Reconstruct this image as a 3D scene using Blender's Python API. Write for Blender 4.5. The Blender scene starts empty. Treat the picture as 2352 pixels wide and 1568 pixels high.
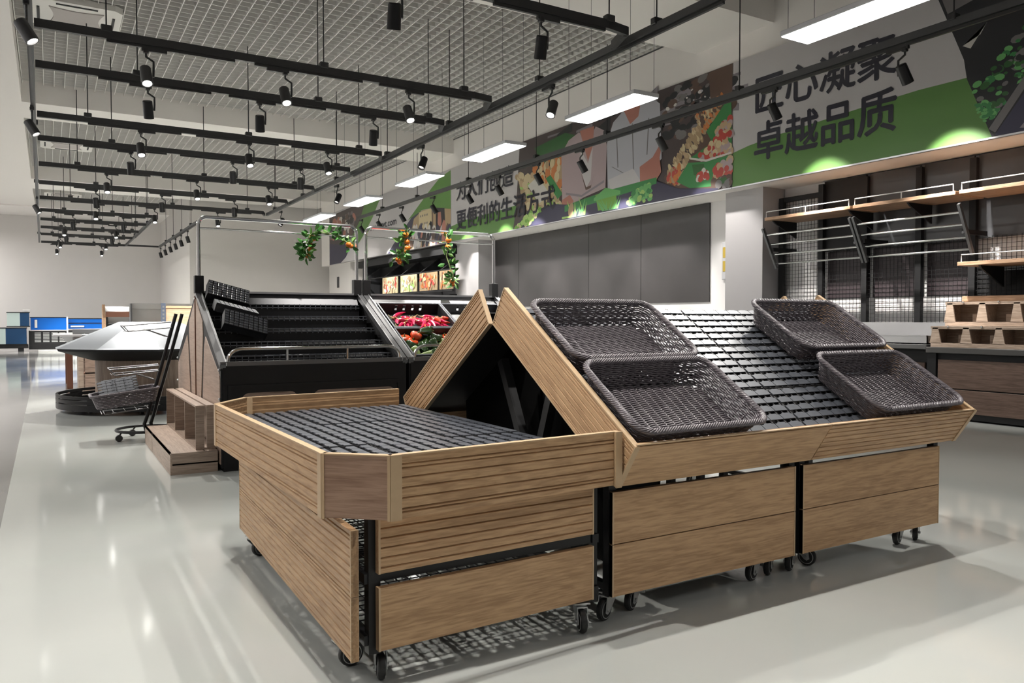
import bpy, math, random
from mathutils import Vector, Matrix
random.seed(7)
R = math.radians
S = bpy.context.scene
COL = S.collection

# ------------------------------------------------------------------ camera, world, exposure, large lights
S.view_settings.view_transform = 'Standard'
S.view_settings.look = 'None'
S.view_settings.gamma = 1.0
S.view_settings.use_curve_mapping = False
S.view_settings.exposure = 0.3
S.cycles.use_denoising = True
S.cycles.max_bounces = 7
S.cycles.diffuse_bounces = 4
S.cycles.glossy_bounces = 4
S.cycles.transmission_bounces = 4
S.cycles.transparent_max_bounces = 6
S.cycles.sample_clamp_indirect = 6.0
S.cycles.caustics_reflective = False
S.cycles.caustics_refractive = False

YAW = R(30.7); PIT = math.atan(51/1790.)
cam = bpy.data.cameras.new('camera'); cam.sensor_width = 36.0; cam.lens = 1790/2352*36.0
cam.clip_start = 0.05; cam.clip_end = 200
camo = bpy.data.objects.new('camera', cam); COL.objects.link(camo)
camo.location = (0, 0, 1.3)
camo.rotation_euler = (math.pi/2 - PIT, 0, -YAW)
S.camera = camo

W = bpy.data.worlds.new('world'); S.world = W; W.use_nodes = True
W.node_tree.nodes['Background'].inputs[0].default_value = (1.0, 0.97, 0.93, 1)
W.node_tree.nodes['Background'].inputs[1].default_value = 0.13

def spot(loc, d, power, cone=60, blend=0.5, radius=0.04, col=(1, 0.96, 0.9)):
    l = bpy.data.lights.new('spot_lamp', 'SPOT'); l.energy = power; l.color = col
    l.spot_size = R(cone); l.spot_blend = blend; l.shadow_soft_size = radius
    o = bpy.data.objects.new('spot_lamp', l); COL.objects.link(o)
    o.location = loc; o.rotation_euler = Vector(d).to_track_quat('-Z', 'Y').to_euler()
    return o
# the two crossbars of the lighting grid that hang above the camera, out of the picture
for x, p in ((0.4, 350), (2.5, 270), (4.5, 120)):
    spot((x, 2.5, 4.5), (0.0, 0.03, -1), p, 85, 0.6, 0.035)
for x, p in ((0.6, 290), (2.9, 310), (5.1, 170)):
    spot((x, 5.1, 4.5), (0, -0.45, -1), p, 75, 0.6, 0.035)
spot((6.05, 4.5, 4.5), (-2.9, -1.6, -3.4), 420, 52, 0.5, 0.06)   # head on the right long rail, nearest the viewer
for x, p in ((-2.2, 160),):
    spot((x, 3.5, 4.5), (0, 0.15, -1), p, 95, 0.8, 0.08)
# unseen area lamps added as fill, out on the left and behind the camera
def fill_panel(x, y, z, p, sx=0.5, sy=1.8):
    l = bpy.data.lights.new('fill_panel', 'AREA'); l.shape = 'RECTANGLE'; l.size = sx; l.size_y = sy; l.energy = p; l.color = (1, 0.985, 0.96)
    o = bpy.data.objects.new('fill_panel', l); COL.objects.link(o); o.location = (x, y, z); return o
spot((7.9, 25.5, 5.2), (0, .5, -1), 1100, 115, 0.9, 0.15)  # added wide spot, brightens the pale wall at the far right
spot((7.9, 15.0, 5.2), (-.1, .1, -1), 500, 115, 0.9, 0.15)  # added wide spot, lifts the middle of the hall
for k in range(9): fill_panel(-4.8, 1.5+k*5, 5.4, 80 if k < 2 else 230)
for k in range(3): fill_panel(1.5+4*k, -2.5, 5.2, 30)

# ------------------------------------------------------------------ materials
def new_mat(name):
    m = bpy.data.materials.new(name); m.use_nodes = True
    return m, m.node_tree.nodes, m.node_tree.links, m.node_tree.nodes['Principled BSDF']
def mat(name, c, rough=0.5, metal=0.0, spec=0.5, coat=0.0, var=0.0, vscale=8.0, bump=0.0, bscale=60.0, emis=None, estr=0.0, aniso=0.0):
    m, n, l, b = new_mat(name)
    b.inputs['Base Color'].default_value = (*c, 1); b.inputs['Roughness'].default_value = rough
    b.inputs['Metallic'].default_value = metal; b.inputs['Specular IOR Level'].default_value = spec
    b.inputs['Coat Weight'].default_value = coat
    if aniso: b.inputs['Anisotropic'].default_value = aniso
    if emis: b.inputs['Emission Color'].default_value = (*emis, 1); b.inputs['Emission Strength'].default_value = estr
    if var or bump:
        tc = n.new('ShaderNodeTexCoord')
        if var:
            no = n.new('ShaderNodeTexNoise'); no.inputs['Scale'].default_value = vscale; no.inputs['Detail'].default_value = 4
            l.new(tc.outputs['Object'], no.inputs['Vector'])
            mx = n.new('ShaderNodeMix'); mx.data_type = 'RGBA'
            mx.inputs[6].default_value = (*[x*(1-var) for x in c], 1); mx.inputs[7].default_value = (*[min(1, x*(1+var)) for x in c], 1)
            l.new(no.outputs['Fac'], mx.inputs[0]); l.new(mx.outputs[2], b.inputs['Base Color'])
        if bump:
            n2 = n.new('ShaderNodeTexNoise'); n2.inputs['Scale'].default_value = bscale; n2.inputs['Detail'].default_value = 3
            l.new(tc.outputs['Object'], n2.inputs['Vector'])
            bp = n.new('ShaderNodeBump'); bp.inputs['Strength'].default_value = bump; bp.inputs['Distance'].default_value = 0.01
            l.new(n2.outputs['Fac'], bp.inputs['Height']); l.new(bp.outputs['Normal'], b.inputs['Normal'])
    return m
def wood(name, dark, light, axis='x', rot=0.0, rough=0.45, grain=1.0, rz=0.0):
    m, n, l, b = new_mat(name)
    tc = n.new('ShaderNodeTexCoord'); oi = n.new('ShaderNodeObjectInfo')
    ad = n.new('ShaderNodeVectorMath'); ad.operation = 'MULTIPLY_ADD'
    l.new(oi.outputs['Random'], ad.inputs[0]); ad.inputs[1].default_value = (7.3, 5.1, 9.7); l.new(tc.outputs['Object'], ad.inputs[2])
    mp = n.new('ShaderNodeMapping'); l.new(ad.outputs[0], mp.inputs['Vector'])
    mp.vector_type = 'TEXTURE'; mp.inputs['Rotation'].default_value = (rot, 0, rz)
    k = {'x': (14, 1, 1), 'y': (1, 14, 1), 'z': (1, 1, 14)}[axis]
    mp.inputs['Scale'].default_value = k
    def noise(scale, det, dist):
        t = n.new('ShaderNodeTexNoise'); t.inputs['Scale'].default_value = scale; t.inputs['Detail'].default_value = det
        t.inputs['Distortion'].default_value = dist; l.new(mp.outputs['Vector'], t.inputs['Vector']); return t
    a = noise(7*grain, 6, 1.2); f = noise(120*grain, 4, 0.4)
    w = n.new('ShaderNodeMath'); w.operation = 'SINE'
    mu = n.new('ShaderNodeMath'); mu.operation = 'MULTIPLY'; mu.inputs[1].default_value = 60
    l.new(a.outputs['Fac'], mu.inputs[0]); l.new(mu.outputs[0], w.inputs[0])
    w2 = n.new('ShaderNodeMath'); w2.operation = 'MULTIPLY_ADD'; w2.inputs[1].default_value = 0.06; w2.inputs[2].default_value = 0.0
    l.new(w.outputs[0], w2.inputs[0])
    s = n.new('ShaderNodeMath'); s.operation = 'ADD'; l.new(w2.outputs[0], s.inputs[0]); l.new(f.outputs['Fac'], s.inputs[1])
    s2 = n.new('ShaderNodeMath'); s2.operation = 'MULTIPLY_ADD'; s2.inputs[1].default_value = 0.5
    l.new(a.outputs['Fac'], s2.inputs[0]); l.new(s.outputs[0], s2.inputs[2])
    cr = n.new('ShaderNodeValToRGB'); cr.color_ramp.elements[0].position = 0.56; cr.color_ramp.elements[1].position = 0.90
    cr.color_ramp.elements[0].color = (*dark, 1); cr.color_ramp.elements[1].color = (*light, 1)
    l.new(s2.outputs[0], cr.inputs[0]); l.new(cr.outputs[0], b.inputs['Base Color'])
    b.inputs['Roughness'].default_value = rough; b.inputs['Specular IOR Level'].default_value = 0.35
    bp = n.new('ShaderNodeBump'); bp.inputs['Strength'].default_value = 0.12; bp.inputs['Distance'].default_value = 0.004
    l.new(f.outputs['Fac'], bp.inputs['Height']); l.new(bp.outputs['Normal'], b.inputs['Normal'])
    return m
SL = R(32.8)
OD, OL = (0.335, 0.198, 0.103), (0.50, 0.32, 0.175)
oak_x = wood('oak_x', OD, OL, 'x'); oak_y = wood('oak_y', OD, OL, 'y')
oak_s = wood('oak_slope', OD, OL, 'y', SL); oak_t = wood('oak_slope_back', OD, OL, 'y', -SL)
oak_edge = mat('oak_edge', (0.46, 0.325, 0.195), 0.45, var=0.08, vscale=30)
red_oak = wood('red_oak', (0.22, 0.13, 0.088), (0.34, 0.22, 0.155), 'x', rz=R(-41))
walnut = wood('walnut_y', (0.30, 0.215, 0.165), (0.39, 0.285, 0.225), 'y', grain=0.6)
walnut_x = wood('walnut_x', (0.13, 0.09, 0.07), (0.27, 0.19, 0.15), 'x', grain=0.6)
crate_w = wood('crate_wood', (0.28, 0.21, 0.165), (0.39, 0.30, 0.24), 'y', grain=0.8)
crate_z = wood('crate_wood_upright', (0.22, 0.165, 0.13), (0.36, 0.28, 0.225), 'x', grain=0.8)
cab_y = wood('cabinet_wood', (0.075, 0.048, 0.036), (0.135, 0.088, 0.068), 'y', grain=0.7)
shelf_w = wood('shelf_wood', (0.34, 0.20, 0.12), (0.55, 0.36, 0.235), 'y', grain=0.7)
black = mat('black_metal', (0.006, 0.006, 0.007), 0.4, spec=0.35)
black_m = mat('black_matt', (0.011, 0.011, 0.012), 0.6, spec=0.3)
rail_b = mat('track_black', (0.018, 0.018, 0.019), 0.5)
rail_g = mat('track_grey', (0.05, 0.05, 0.052), 0.5)
charcoal = mat('charcoal_panel', (0.045, 0.046, 0.05), 0.3, var=0.3, vscale=1.5)
plastic = mat('black_plastic', (0.07, 0.077, 0.092), 0.34, spec=1.0, var=0.25, vscale=14)
plastic_d = mat('black_plastic_dark', (0.012, 0.012, 0.014), 0.5)
void = mat('interior_shade', (0.004, 0.004, 0.004), 0.9, spec=0.1)  # near-black that stands in for shade under the sloped bins
rubber = mat('rubber', (0.013, 0.013, 0.013), 0.5)
zinc = mat('zinc', (0.52, 0.53, 0.53), 0.42, 0.85, var=0.2, vscale=40)
chrome = mat('chrome', (0.78, 0.78, 0.78), 0.14, 1.0)
steel = mat('brushed_steel', (0.58, 0.58, 0.59), 0.32, 1.0, var=0.08, vscale=3)
steel_d = mat('dull_steel', (0.13, 0.13, 0.135), 0.55, 1.0, var=0.1, vscale=3)
steel_l = mat('steel_sheet', (0.24, 0.26, 0.285), 0.42, 0.5, var=0.05, vscale=2)
grey_frame = mat('grey_frame', (0.16, 0.16, 0.165), 0.35, 0.7)
wicker_m = mat('wicker', (0.10, 0.086, 0.097), 0.36, spec=0.6, var=0.25, vscale=50)
wicker_w = mat('pale_wicker', (0.55, 0.50, 0.48), 0.6, var=0.3, vscale=40)
wall_m = mat('wall_paint', (0.70, 0.672, 0.65), 0.8, var=0.02, vscale=2)
wall_w = mat('white_paint', (0.80, 0.78, 0.78), 0.7)
pillar_m = mat('pillar_paint', (0.44, 0.425, 0.435), 0.7)
ceil_m = mat('ceiling_paint', (0.88, 0.845, 0.81), 0.85)
grid_m = mat('grille_blade', (0.72, 0.705, 0.68), 0.6)
plen_m = mat('plenum_paint', (0.24, 0.23, 0.22), 0.9)
ac_m = mat('aircon_white', (0.72, 0.70, 0.66), 0.4)
ac_g = mat('aircon_grille', (0.36, 0.33, 0.315), 0.6)
led_m = mat('led_diffuser', (1, 1, 1), 0.5, emis=(1.0, 0.99, 0.97), estr=10.0)
led_f = mat('led_frame', (0.62, 0.62, 0.65), 0.5)
lens_on = mat('lens_lit', (1, 1, 1), 0.4, emis=(1.0, 0.97, 0.92), estr=30.0)
lens_dim = mat('lens_glow', (0.9, 0.85, 0.8), 0.2, emis=(1.0, 0.93, 0.85), estr=1.2)
glass = mat('tank_glass', (0.55, 0.66, 0.64), 0.08, spec=0.6)
blue = mat('tank_blue', (0.0, 0.11, 0.50), 0.25)
blue_d = mat('tank_blue_dark', (0.01, 0.05, 0.13), 0.25)
gold = mat('socket_yellow', (0.55, 0.38, 0.05), 0.4)
white_b = mat('white_board', (0.78, 0.77, 0.76), 0.5)
brown = mat('brown_board', (0.15, 0.055, 0.03), 0.5)
def floor_mat(name, c, rough, rv, coat=0.0):
    m, n, l, b = new_mat(name)
    tc = n.new('ShaderNodeTexCoord')
    no = n.new('ShaderNodeTexNoise'); no.inputs['Scale'].default_value = 1.1; no.inputs['Detail'].default_value = 5
    l.new(tc.outputs['Object'], no.inputs['Vector'])
    mx = n.new('ShaderNodeMix'); mx.data_type = 'RGBA'
    mx.inputs[6].default_value = (*[x*0.94 for x in c], 1); mx.inputs[7].default_value = (*[x*1.05 for x in c], 1)
    l.new(no.outputs['Fac'], mx.inputs[0]); l.new(mx.outputs[2], b.inputs['Base Color'])
    n2 = n.new('ShaderNodeTexNoise'); n2.inputs['Scale'].default_value = 2.3; n2.inputs['Detail'].default_value = 6
    l.new(tc.outputs['Object'], n2.inputs['Vector'])
    mr = n.new('ShaderNodeMapRange'); mr.inputs['To Min'].default_value = rough-rv; mr.inputs['To Max'].default_value = rough+rv
    l.new(n2.outputs['Fac'], mr.inputs['Value']); l.new(mr.outputs[0], b.inputs['Roughness'])
    bp = n.new('ShaderNodeBump'); bp.inputs['Strength'].default_value = 0.05; bp.inputs['Distance'].default_value = 0.02
    n3 = n.new('ShaderNodeTexNoise'); n3.inputs['Scale'].default_value = 0.9; l.new(tc.outputs['Object'], n3.inputs['Vector'])
    l.new(n3.outputs['Fac'], bp.inputs['Height']); l.new(bp.outputs['Normal'], b.inputs['Normal'])
    b.inputs['Specular IOR Level'].default_value = 0.5; b.inputs['Coat Weight'].default_value = coat
    return m
floor_l = floor_mat('epoxy_pale', (0.43, 0.445, 0.425), 0.09, 0.035)
floor_d = floor_mat('epoxy_grey', (0.20, 0.198, 0.195), 0.08, 0.03)

# ------------------------------------------------------------------ mesh builder
class MB:
    def __init__(s): s.v = []; s.f = []; s.mi = []; s.M = Matrix.Identity(4); s.cur = 0
    def add(s, vs, fs):
        o = len(s.v); M = s.M
        s.v.extend([tuple(M @ Vector(p)) for p in vs])
        s.f.extend([tuple(i+o for i in f) for f in fs]); s.mi.extend([s.cur]*len(fs)); return s
    def box(s, a, b, ch=0.0):
        x0, x1 = sorted((a[0], b[0])); y0, y1 = sorted((a[1], b[1])); z0, z1 = sorted((a[2], b[2]))
        c = min(ch, (x1-x0)*.45, (y1-y0)*.45, (z1-z0)*.45)
        if c <= 0:
            return s.add([(x0,y0,z0),(x1,y0,z0),(x1,y1,z0),(x0,y1,z0),(x0,y0,z1),(x1,y0,z1),(x1,y1,z1),(x0,y1,z1)],
                  [(0,3,2,1),(4,5,6,7),(0,1,5,4),(1,2,6,5),(2,3,7,6),(3,0,4,7)])
        vs = []; idx = {}
        for i in (0,1):
            for j in (0,1):
                for k in (0,1):
                    p = ((x0,x1)[i], (y0,y1)[j], (z0,z1)[k]); q = ((x0+c,x1-c)[i], (y0+c,y1-c)[j], (z0+c,z1-c)[k])
                    for ax in range(3):
                        w = list(q); w[ax] = p[ax]; idx[(i,j,k,ax)] = len(vs); vs.append(tuple(w))
        fs = []
        for ax in range(3):
            for sd in (0,1):
                o = [a_ for a_ in range(3) if a_ != ax]; q = []
                for (u, v) in ((0,0),(1,0),(1,1),(0,1)):
                    key = [0,0,0]; key[ax] = sd; key[o[0]] = u; key[o[1]] = v; q.append(idx[(*key, ax)])
                fl = (sd == 0) != (ax == 1)
                fs.append(tuple(reversed(q)) if fl else tuple(q))
        for ax in range(3):
            o = [a_ for a_ in range(3) if a_ != ax]
            for u in (0,1):
                for v in (0,1):
                    k0 = [0,0,0]; k1 = [0,0,0]; k0[o[0]] = k1[o[0]] = u; k0[o[1]] = k1[o[1]] = v; k1[ax] = 1
                    fs.append((idx[(*k0,o[0])], idx[(*k1,o[0])], idx[(*k1,o[1])], idx[(*k0,o[1])]))
        for i in (0,1):
            for j in (0,1):
                for k in (0,1): fs.append(tuple(idx[(i,j,k,a_)] for a_ in range(3)))
        return s.add(vs, fs)
    def prism(s, poly, frame, t0, t1):
        # poly: 2-D points; frame(u, v, t) -> 3-D point
        n = len(poly)
        vs = [frame(u, v, t0) for u, v in poly] + [frame(u, v, t1) for u, v in poly]
        fs = [tuple(range(n-1, -1, -1)), tuple(range(n, 2*n))] + [(i, (i+1) % n, n+(i+1) % n, n+i) for i in range(n)]
        return s.add(vs, fs)
    def tube(s, pts, r, n=8, closed=False, cap=True, flat=1.0):
        P = [Vector(p) for p in pts]; m = len(P); vs = []; fs = []
        ref = None
        for i in range(m):
            if closed: t = (P[(i+1) % m]-P[i-1])
            else: t = P[min(i+1, m-1)]-P[max(i-1, 0)]
            t = t.normalized() if t.length > 1e-9 else Vector((0,0,1))
            if ref is None:
                ref = Vector((0,0,1)) if abs(t.z) < 0.9 else Vector((1,0,0))
            u = ref - t*ref.dot(t)
            if u.length < 1e-6: u = t.orthogonal()
            u.normalize(); w = t.cross(u); ref = u
            rr = r[i] if isinstance(r, (list, tuple)) else r
            for k in range(n):
                a = 2*math.pi*k/n; vs.append(P[i] + u*(math.cos(a)*rr*flat) + w*(math.sin(a)*rr))
        L = m if closed else m-1
        for i in range(L):
            j = (i+1) % m
            for k in range(n):
                k2 = (k+1) % n; fs.append((i*n+k, i*n+k2, j*n+k2, j*n+k))
        if cap and not closed: fs += [tuple(range(n-1, -1, -1)), tuple((m-1)*n+k for k in range(n))]
        return s.add(vs, fs)
    def bar(s, a, b, w, h=None, up=(0,0,1)):
        # rectangular bar from a to b, w wide and h tall
        h = h or w; A, B = Vector(a), Vector(b); t = (B-A).normalized(); U = Vector(up)
        if abs(t.dot(U)) > 0.98: U = Vector((0,1,0))
        x = t.cross(U).normalized(); y = x.cross(t).normalized()
        vs = []
        for p in (A, B):
            for i, j in ((-1,-1),(1,-1),(1,1),(-1,1)): vs.append(p + x*(w/2*i) + y*(h/2*j))
        return s.add(vs, [(3,2,1,0),(4,5,6,7),(0,1,5,4),(1,2,6,5),(2,3,7,6),(3,0,4,7)])
    def lathe(s, prof, n=24, M=None, cap=True):
        # profile of (r, z); lobes through optional function
        M = M or Matrix.Identity(4); vs = []; fs = []; m = len(prof)
        for r_, z in prof:
            for k in range(n):
                a = 2*math.pi*k/n; vs.append(M @ Vector((r_*math.cos(a), r_*math.sin(a), z)))
        for i in range(m-1):
            for k in range(n):
                k2 = (k+1) % n; fs.append((i*n+k, i*n+k2, (i+1)*n+k2, (i+1)*n+k))
        if cap: fs += [tuple(range(n-1, -1, -1)), tuple((m-1)*n+k for k in range(n))]
        return s.add(vs, fs)
    def ball(s, c, r, n=12, m=8, sc=(1,1,1)):
        c = Vector(c)
        pr = [(max(1e-4, math.sin(math.pi*i/m))*r, -math.cos(math.pi*i/m)*r) for i in range(m+1)]
        return s.lathe(pr, n, Matrix.Translation(c) @ Matrix.Diagonal((*sc, 1)))
    def mesh(s, name, mats, inv=None, smooth=True, angle=35):
        me = bpy.data.meshes.new(name)
        vs = [tuple(inv @ Vector(p)) for p in s.v] if inv else s.v
        me.from_pydata(vs, [], s.f)
        for mm in (mats if isinstance(mats, (list, tuple)) else [mats]): me.materials.append(mm)
        me.polygons.foreach_set('material_index', s.mi)
        if smooth:
            me.polygons.foreach_set('use_smooth', [True]*len(me.polygons)); me.set_sharp_from_angle(angle=R(angle))
        me.update(); return me
def mb(): return MB()
def tag(o, label=None, cat=None, group=None, kind=None):
    if label: o['label'] = label
    if cat: o['category'] = cat
    if group: o['group'] = group
    if kind: o['kind'] = kind
    return o
class Thing:
    def __init__(s, name, label, cat, loc=(0,0,0), rot=(0,0,0), group=None):
        s.o = bpy.data.objects.new(name, None); COL.objects.link(s.o); s.o.empty_display_size = 0.1
        s.o.location = loc; s.o.rotation_euler = rot
        s.M = Matrix.LocRotScale(Vector(loc), __import__('mathutils').Euler(rot), None); s.inv = s.M.inverted()
        tag(s.o, label, cat, group)
    def part(s, name, b, m, parent=None, label=None, local=False, smooth=True, kind=None, angle=35):
        me = b.mesh(name, m, None if local else s.inv, smooth, angle)
        return s.pobj(name, me, parent, label, kind)
    def pobj(s, name, me, parent=None, label=None, kind=None):
        o = bpy.data.objects.new(name, me); COL.objects.link(o); o.parent = parent or s.o
        tag(o, label, None, None, kind); return o
def dup(t, loc, rot=None, label=None, group=None, name=None):
    r = t.copy(); COL.objects.link(r); r.location = loc
    if rot is not None: r.rotation_euler = rot
    if label: r['label'] = label
    if group: r['group'] = group
    for ch in list(t.children):
        c = ch.copy(); COL.objects.link(c); c.parent = r
        for g in ch.children:
            d = g.copy(); COL.objects.link(d); d.parent = c
    return r
def single(name, b, m, label, cat, loc=(0,0,0), rot=(0,0,0), group=None, smooth=True, local=True):
    o = bpy.data.objects.new(name, b.mesh(name, m, None, smooth)); COL.objects.link(o)
    o.location = loc; o.rotation_euler = rot; tag(o, label, cat, group); return o
def struct(name, b, m):
    o = bpy.data.objects.new(name, b.mesh(name, m, None, True)); COL.objects.link(o); o['kind'] = 'structure'; return o
def sbox(name, a, b, m): return struct(name, mb().box(a, b), m)
ORD = ['first','second','third','fourth','fifth','sixth','seventh','eighth','ninth','tenth','eleventh','twelfth','thirteenth']

# ------------------------------------------------------------------ room shell
f = mb().add([(-0.25,-4,0),(11.3,-4,0),(11.3,44,0),(-0.40,44,0)], [(0,1,2,3)])
f.cur = 1; f.add([(-9.2,-4,0),(-0.25,-4,0),(-0.40,44,0),(-9.2,44,0)], [(0,1,2,3)])
struct('floor', f, [floor_l, floor_d])
sbox('wall_back', (-9.2, 43.5, 0), (11.3, 43.9, 7.4), wall_m)
sbox('wall_left', (-9.2, -4, 0), (-9.0, 43.5, 7.4), wall_m)
sbox('wall_right', (11.05, -4, 0), (11.3, 43.5, 7.4), wall_w)
sbox('wall_jog', (4.95, 34.0, 0), (11.05, 43.5, 6.6), wall_m)
sbox('wall_soffit', (10.10, -4, 3.56), (11.05, 33.0, 7.4), ceil_m)
sbox('wall_pillar', (10.5, 9.3, 0), (11.05, 10.15, 3.56), pillar_m)
sbox('wall_pillar.001', (10.5, 19.55, 0), (11.05, 21.0, 3.56), pillar_m)
sbox('wall_end', (10.3, 29.9, 0), (11.05, 32.6, 3.56), wall_m)
sbox('ceiling', (-9.2, -4, 7.25), (11.3, 43.9, 7.4), plen_m)
sbox('ceiling_left', (-9.0, -4, 6.07), (-0.45, 36.0, 7.25), ceil_m)
sbox('ceiling_back', (-9.0, 40.0, 6.2), (4.95, 43.5, 7.25), ceil_m)
sbox('ceiling_left_back', (-9.0, 36.0, 6.25), (-0.45, 40.0, 7.25), ceil_m)
sbox('ceiling_front', (-0.45, -4, 6.07), (10.10, 4.0, 7.25), ceil_m)
for k, (y0, y1) in enumerate(((8.75, 10.5), (20.3, 21.9), (31.2, 33.5))):
    sbox('trim_%d' % (k+1), (-0.45, y0, 6.07), (10.10, y1, 7.25), ceil_m)
for k, (y0, y1, x1) in enumerate(((4.0, 8.75, 10.1), (10.5, 20.3, 10.1), (21.9, 31.2, 10.1), (33.5, 40.0, 4.95))):
    g = mb(); zt, zb, p = 6.58, 6.48, 0.2
    x = -0.43
    while x < x1: g.box((x-.006, y0, zb), (x+.006, y1, zt)); x += p
    y = y0+.03
    while y < y1: g.box((-0.44, y-.005, zb+.012), (x1, y+.005, zt)); y += p
    struct('ceiling_grille' + ('' if k == 0 else '.%03d' % k), g, grid_m)
sbox('trim_4', (10.085, 4.0, 6.455), (10.10, 31.2, 6.478), grey_frame)

# ceiling cassettes
for k, (x0, y0, lab) in enumerate(((-0.2, 14.6, 'white square ceiling air conditioner nearest, at the top left corner of the grille'),
                                   (-0.15, 25.9, 'white ceiling air conditioner in the second bay of the grille'),
                                   (-0.10, 36.6, 'white ceiling air conditioner farthest, near the back wall'))):
    t = Thing('ceiling_air_conditioner', lab, 'air conditioner', (x0+.67, y0+.67, 6.4), group='ceiling cassette air conditioners')
    b = mb(); c = .12
    b.prism([(x0+c,y0),(x0+1.34-c,y0),(x0+1.34,y0+c),(x0+1.34,y0+1.34-c),(x0+1.34-c,y0+1.34),(x0+c,y0+1.34),(x0,y0+1.34-c),(x0,y0+c)], lambda u,v,q:(u,v,q), 6.40, 6.50)
    t.part('panel', b, ac_m)
    b = mb(); P = []
    for i in range(4):
        for j in range(8):
            q = j/8; w = .40 - .07*math.sin(math.pi*q); a = (-.40+.8*q, -w)
            for _ in range(i): a = (-a[1], a[0])
            P.append((x0+.67+a[0], y0+.67+a[1]))
    b.prism(P, lambda u,v,q:(u,v,q), 6.385, 6.40); t.part('intake_grille', b, ac_g)
    for i in range(4):
        b = mb(); a = i*math.pi/2; cx, cy = x0+.67+.55*math.cos(a), y0+.67+.55*math.sin(a)
        hw = (.02, .30) if i % 2 == 0 else (.30, .02)
        b.box((cx-hw[0], cy-hw[1], 6.388), (cx+hw[0], cy+hw[1], 6.401)); t.part('air_slot', b, black_m)

# ------------------------------------------------------------------ track lighting
ZR = 4.74
def rail_mesh(a, b, w=.06, h=.10):
    return mb().bar(a, b, w, h)
BARS = [(7.35, 6.08), (10.70, 6.06), (12.40, 6.34), (15.38, 6.09), (17.38, 6.12), (20.25, 6.17), (22.95, 6.03), (25.80, 6.06), (28.7, 3.2), (31.3, 3.1), (34.0, 3.02), (36.75, 3.1), (40.5, 3.1)]
XL = lambda y: -0.09 - 0.0052*y
def rods(t, pts):
    for x, y in pts:
        top = 6.05 if (8.75 < y < 10.5 or 20.3 < y < 21.9 or 31.2 < y < 33.5 or y < 4) else (6.18 if y > 40 else 6.465)
        for ay in (14.6, 25.9, 36.6):
            if -.2 < x < 1.3 and ay-.05 < y < ay+1.4: top = 6.38
        b = mb().tube([(x, y, ZR+.05), (x, y, top)], .009, 6); t.part('suspension_rod', b, rail_b)
        b = mb().box((x-.06, y-.045, ZR+.03), (x+.06, y+.045, ZR+.11), .008); t.part('clamp', b, rail_b)
for i, (y, xr) in enumerate(BARS):
    x0 = XL(y)+.045; xr = 6.12 if i < 8 else 3.08
    t = Thing('lighting_track', 'black crossbar of the hanging spotlight grid, %s from the front' % ORD[i], 'lighting track', (x0, y, ZR), group='crossbars of the spotlight grid')
    b = mb(); b.bar((x0, y, ZR), (xr-.45 if i < 8 else xr, y, ZR), .06, .10)
    if i < 8:   # bend into the side rail
        b.bar((xr-.46, y, ZR), (xr-.12, y+.06, ZR), .06, .10); b.bar((xr-.14, y+.05, ZR), (xr+.02, y+.5, ZR), .06, .10)
    t.part('channel', b, rail_b)
    for (a, c) in ((.12, .36), (.40, .64), (.68, .92)):
        L = xr-x0; bb = mb().box((x0+L*a, y-.018, ZR-.085), (x0+L*c, y+.018, ZR-.05)); t.part('power_track', bb, rail_b)
    L = xr-x0
    rods(t, [(x0+L*q, y) for q in ((.12, .55, .9) if i % 2 else (.2, .62, .93))])
def side_rail(label, x0f, y0, y1, x1f=None, gm=rail_g, ry=()):
    t = Thing('lighting_track', label, 'lighting track', (x0f, y0, ZR), group='long rails of the spotlight grid')
    x1f = x0f if x1f is None else x1f
    t.part('channel', mb().bar((x0f, y0, ZR+.005), (x1f, y1, ZR+.005), .07, .09), gm)
    t.part('power_track', mb().bar((x0f+(x1f-x0f)*.05, y0+(y1-y0)*.05, ZR-.068), (x0f+(x1f-x0f)*.6, y0+(y1-y0)*.6, ZR-.068), .036, .035), rail_b)
    rods(t, [(x0f+(x1f-x0f)*q, y0+(y1-y0)*q) for q in ry]); return t
side_rail('long dark rail along the left ends of the spotlight crossbars', -.12, 6.0, 40.6, XL(40.5)-.02, ry=(.1, .3, .5, .7, .9))
side_rail('long dark rail along the right ends of the nearest eight crossbars', 6.22, 5.0, 26.3, ry=(.1, .22, .36, .5, .66, .8, .95))
side_rail('short dark rail joining the right ends of the farthest crossbars', 3.12, 28.6, 40.6, ry=(.2, .6))
side_rail('grey lighting rail hung in front of the long wall banner', 9.1, 3.0, 25.6, ry=(.1, .245, .39, .5, .64, .78, .9))
side_rail('grey lighting rail running to the back wall beside the pale wall corner', 4.56, 28.5, 40.4, ry=(.2, .4, .6, .8))
t = Thing('lighting_track', 'thin dark bar closing the far end of the spotlight grid', 'lighting track', (3.2, 40.45, ZR))
t.part('channel', mb().bar((3.16, 40.45, ZR), (4.52, 40.45, ZR), .06, .08), rail_b)

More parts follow.
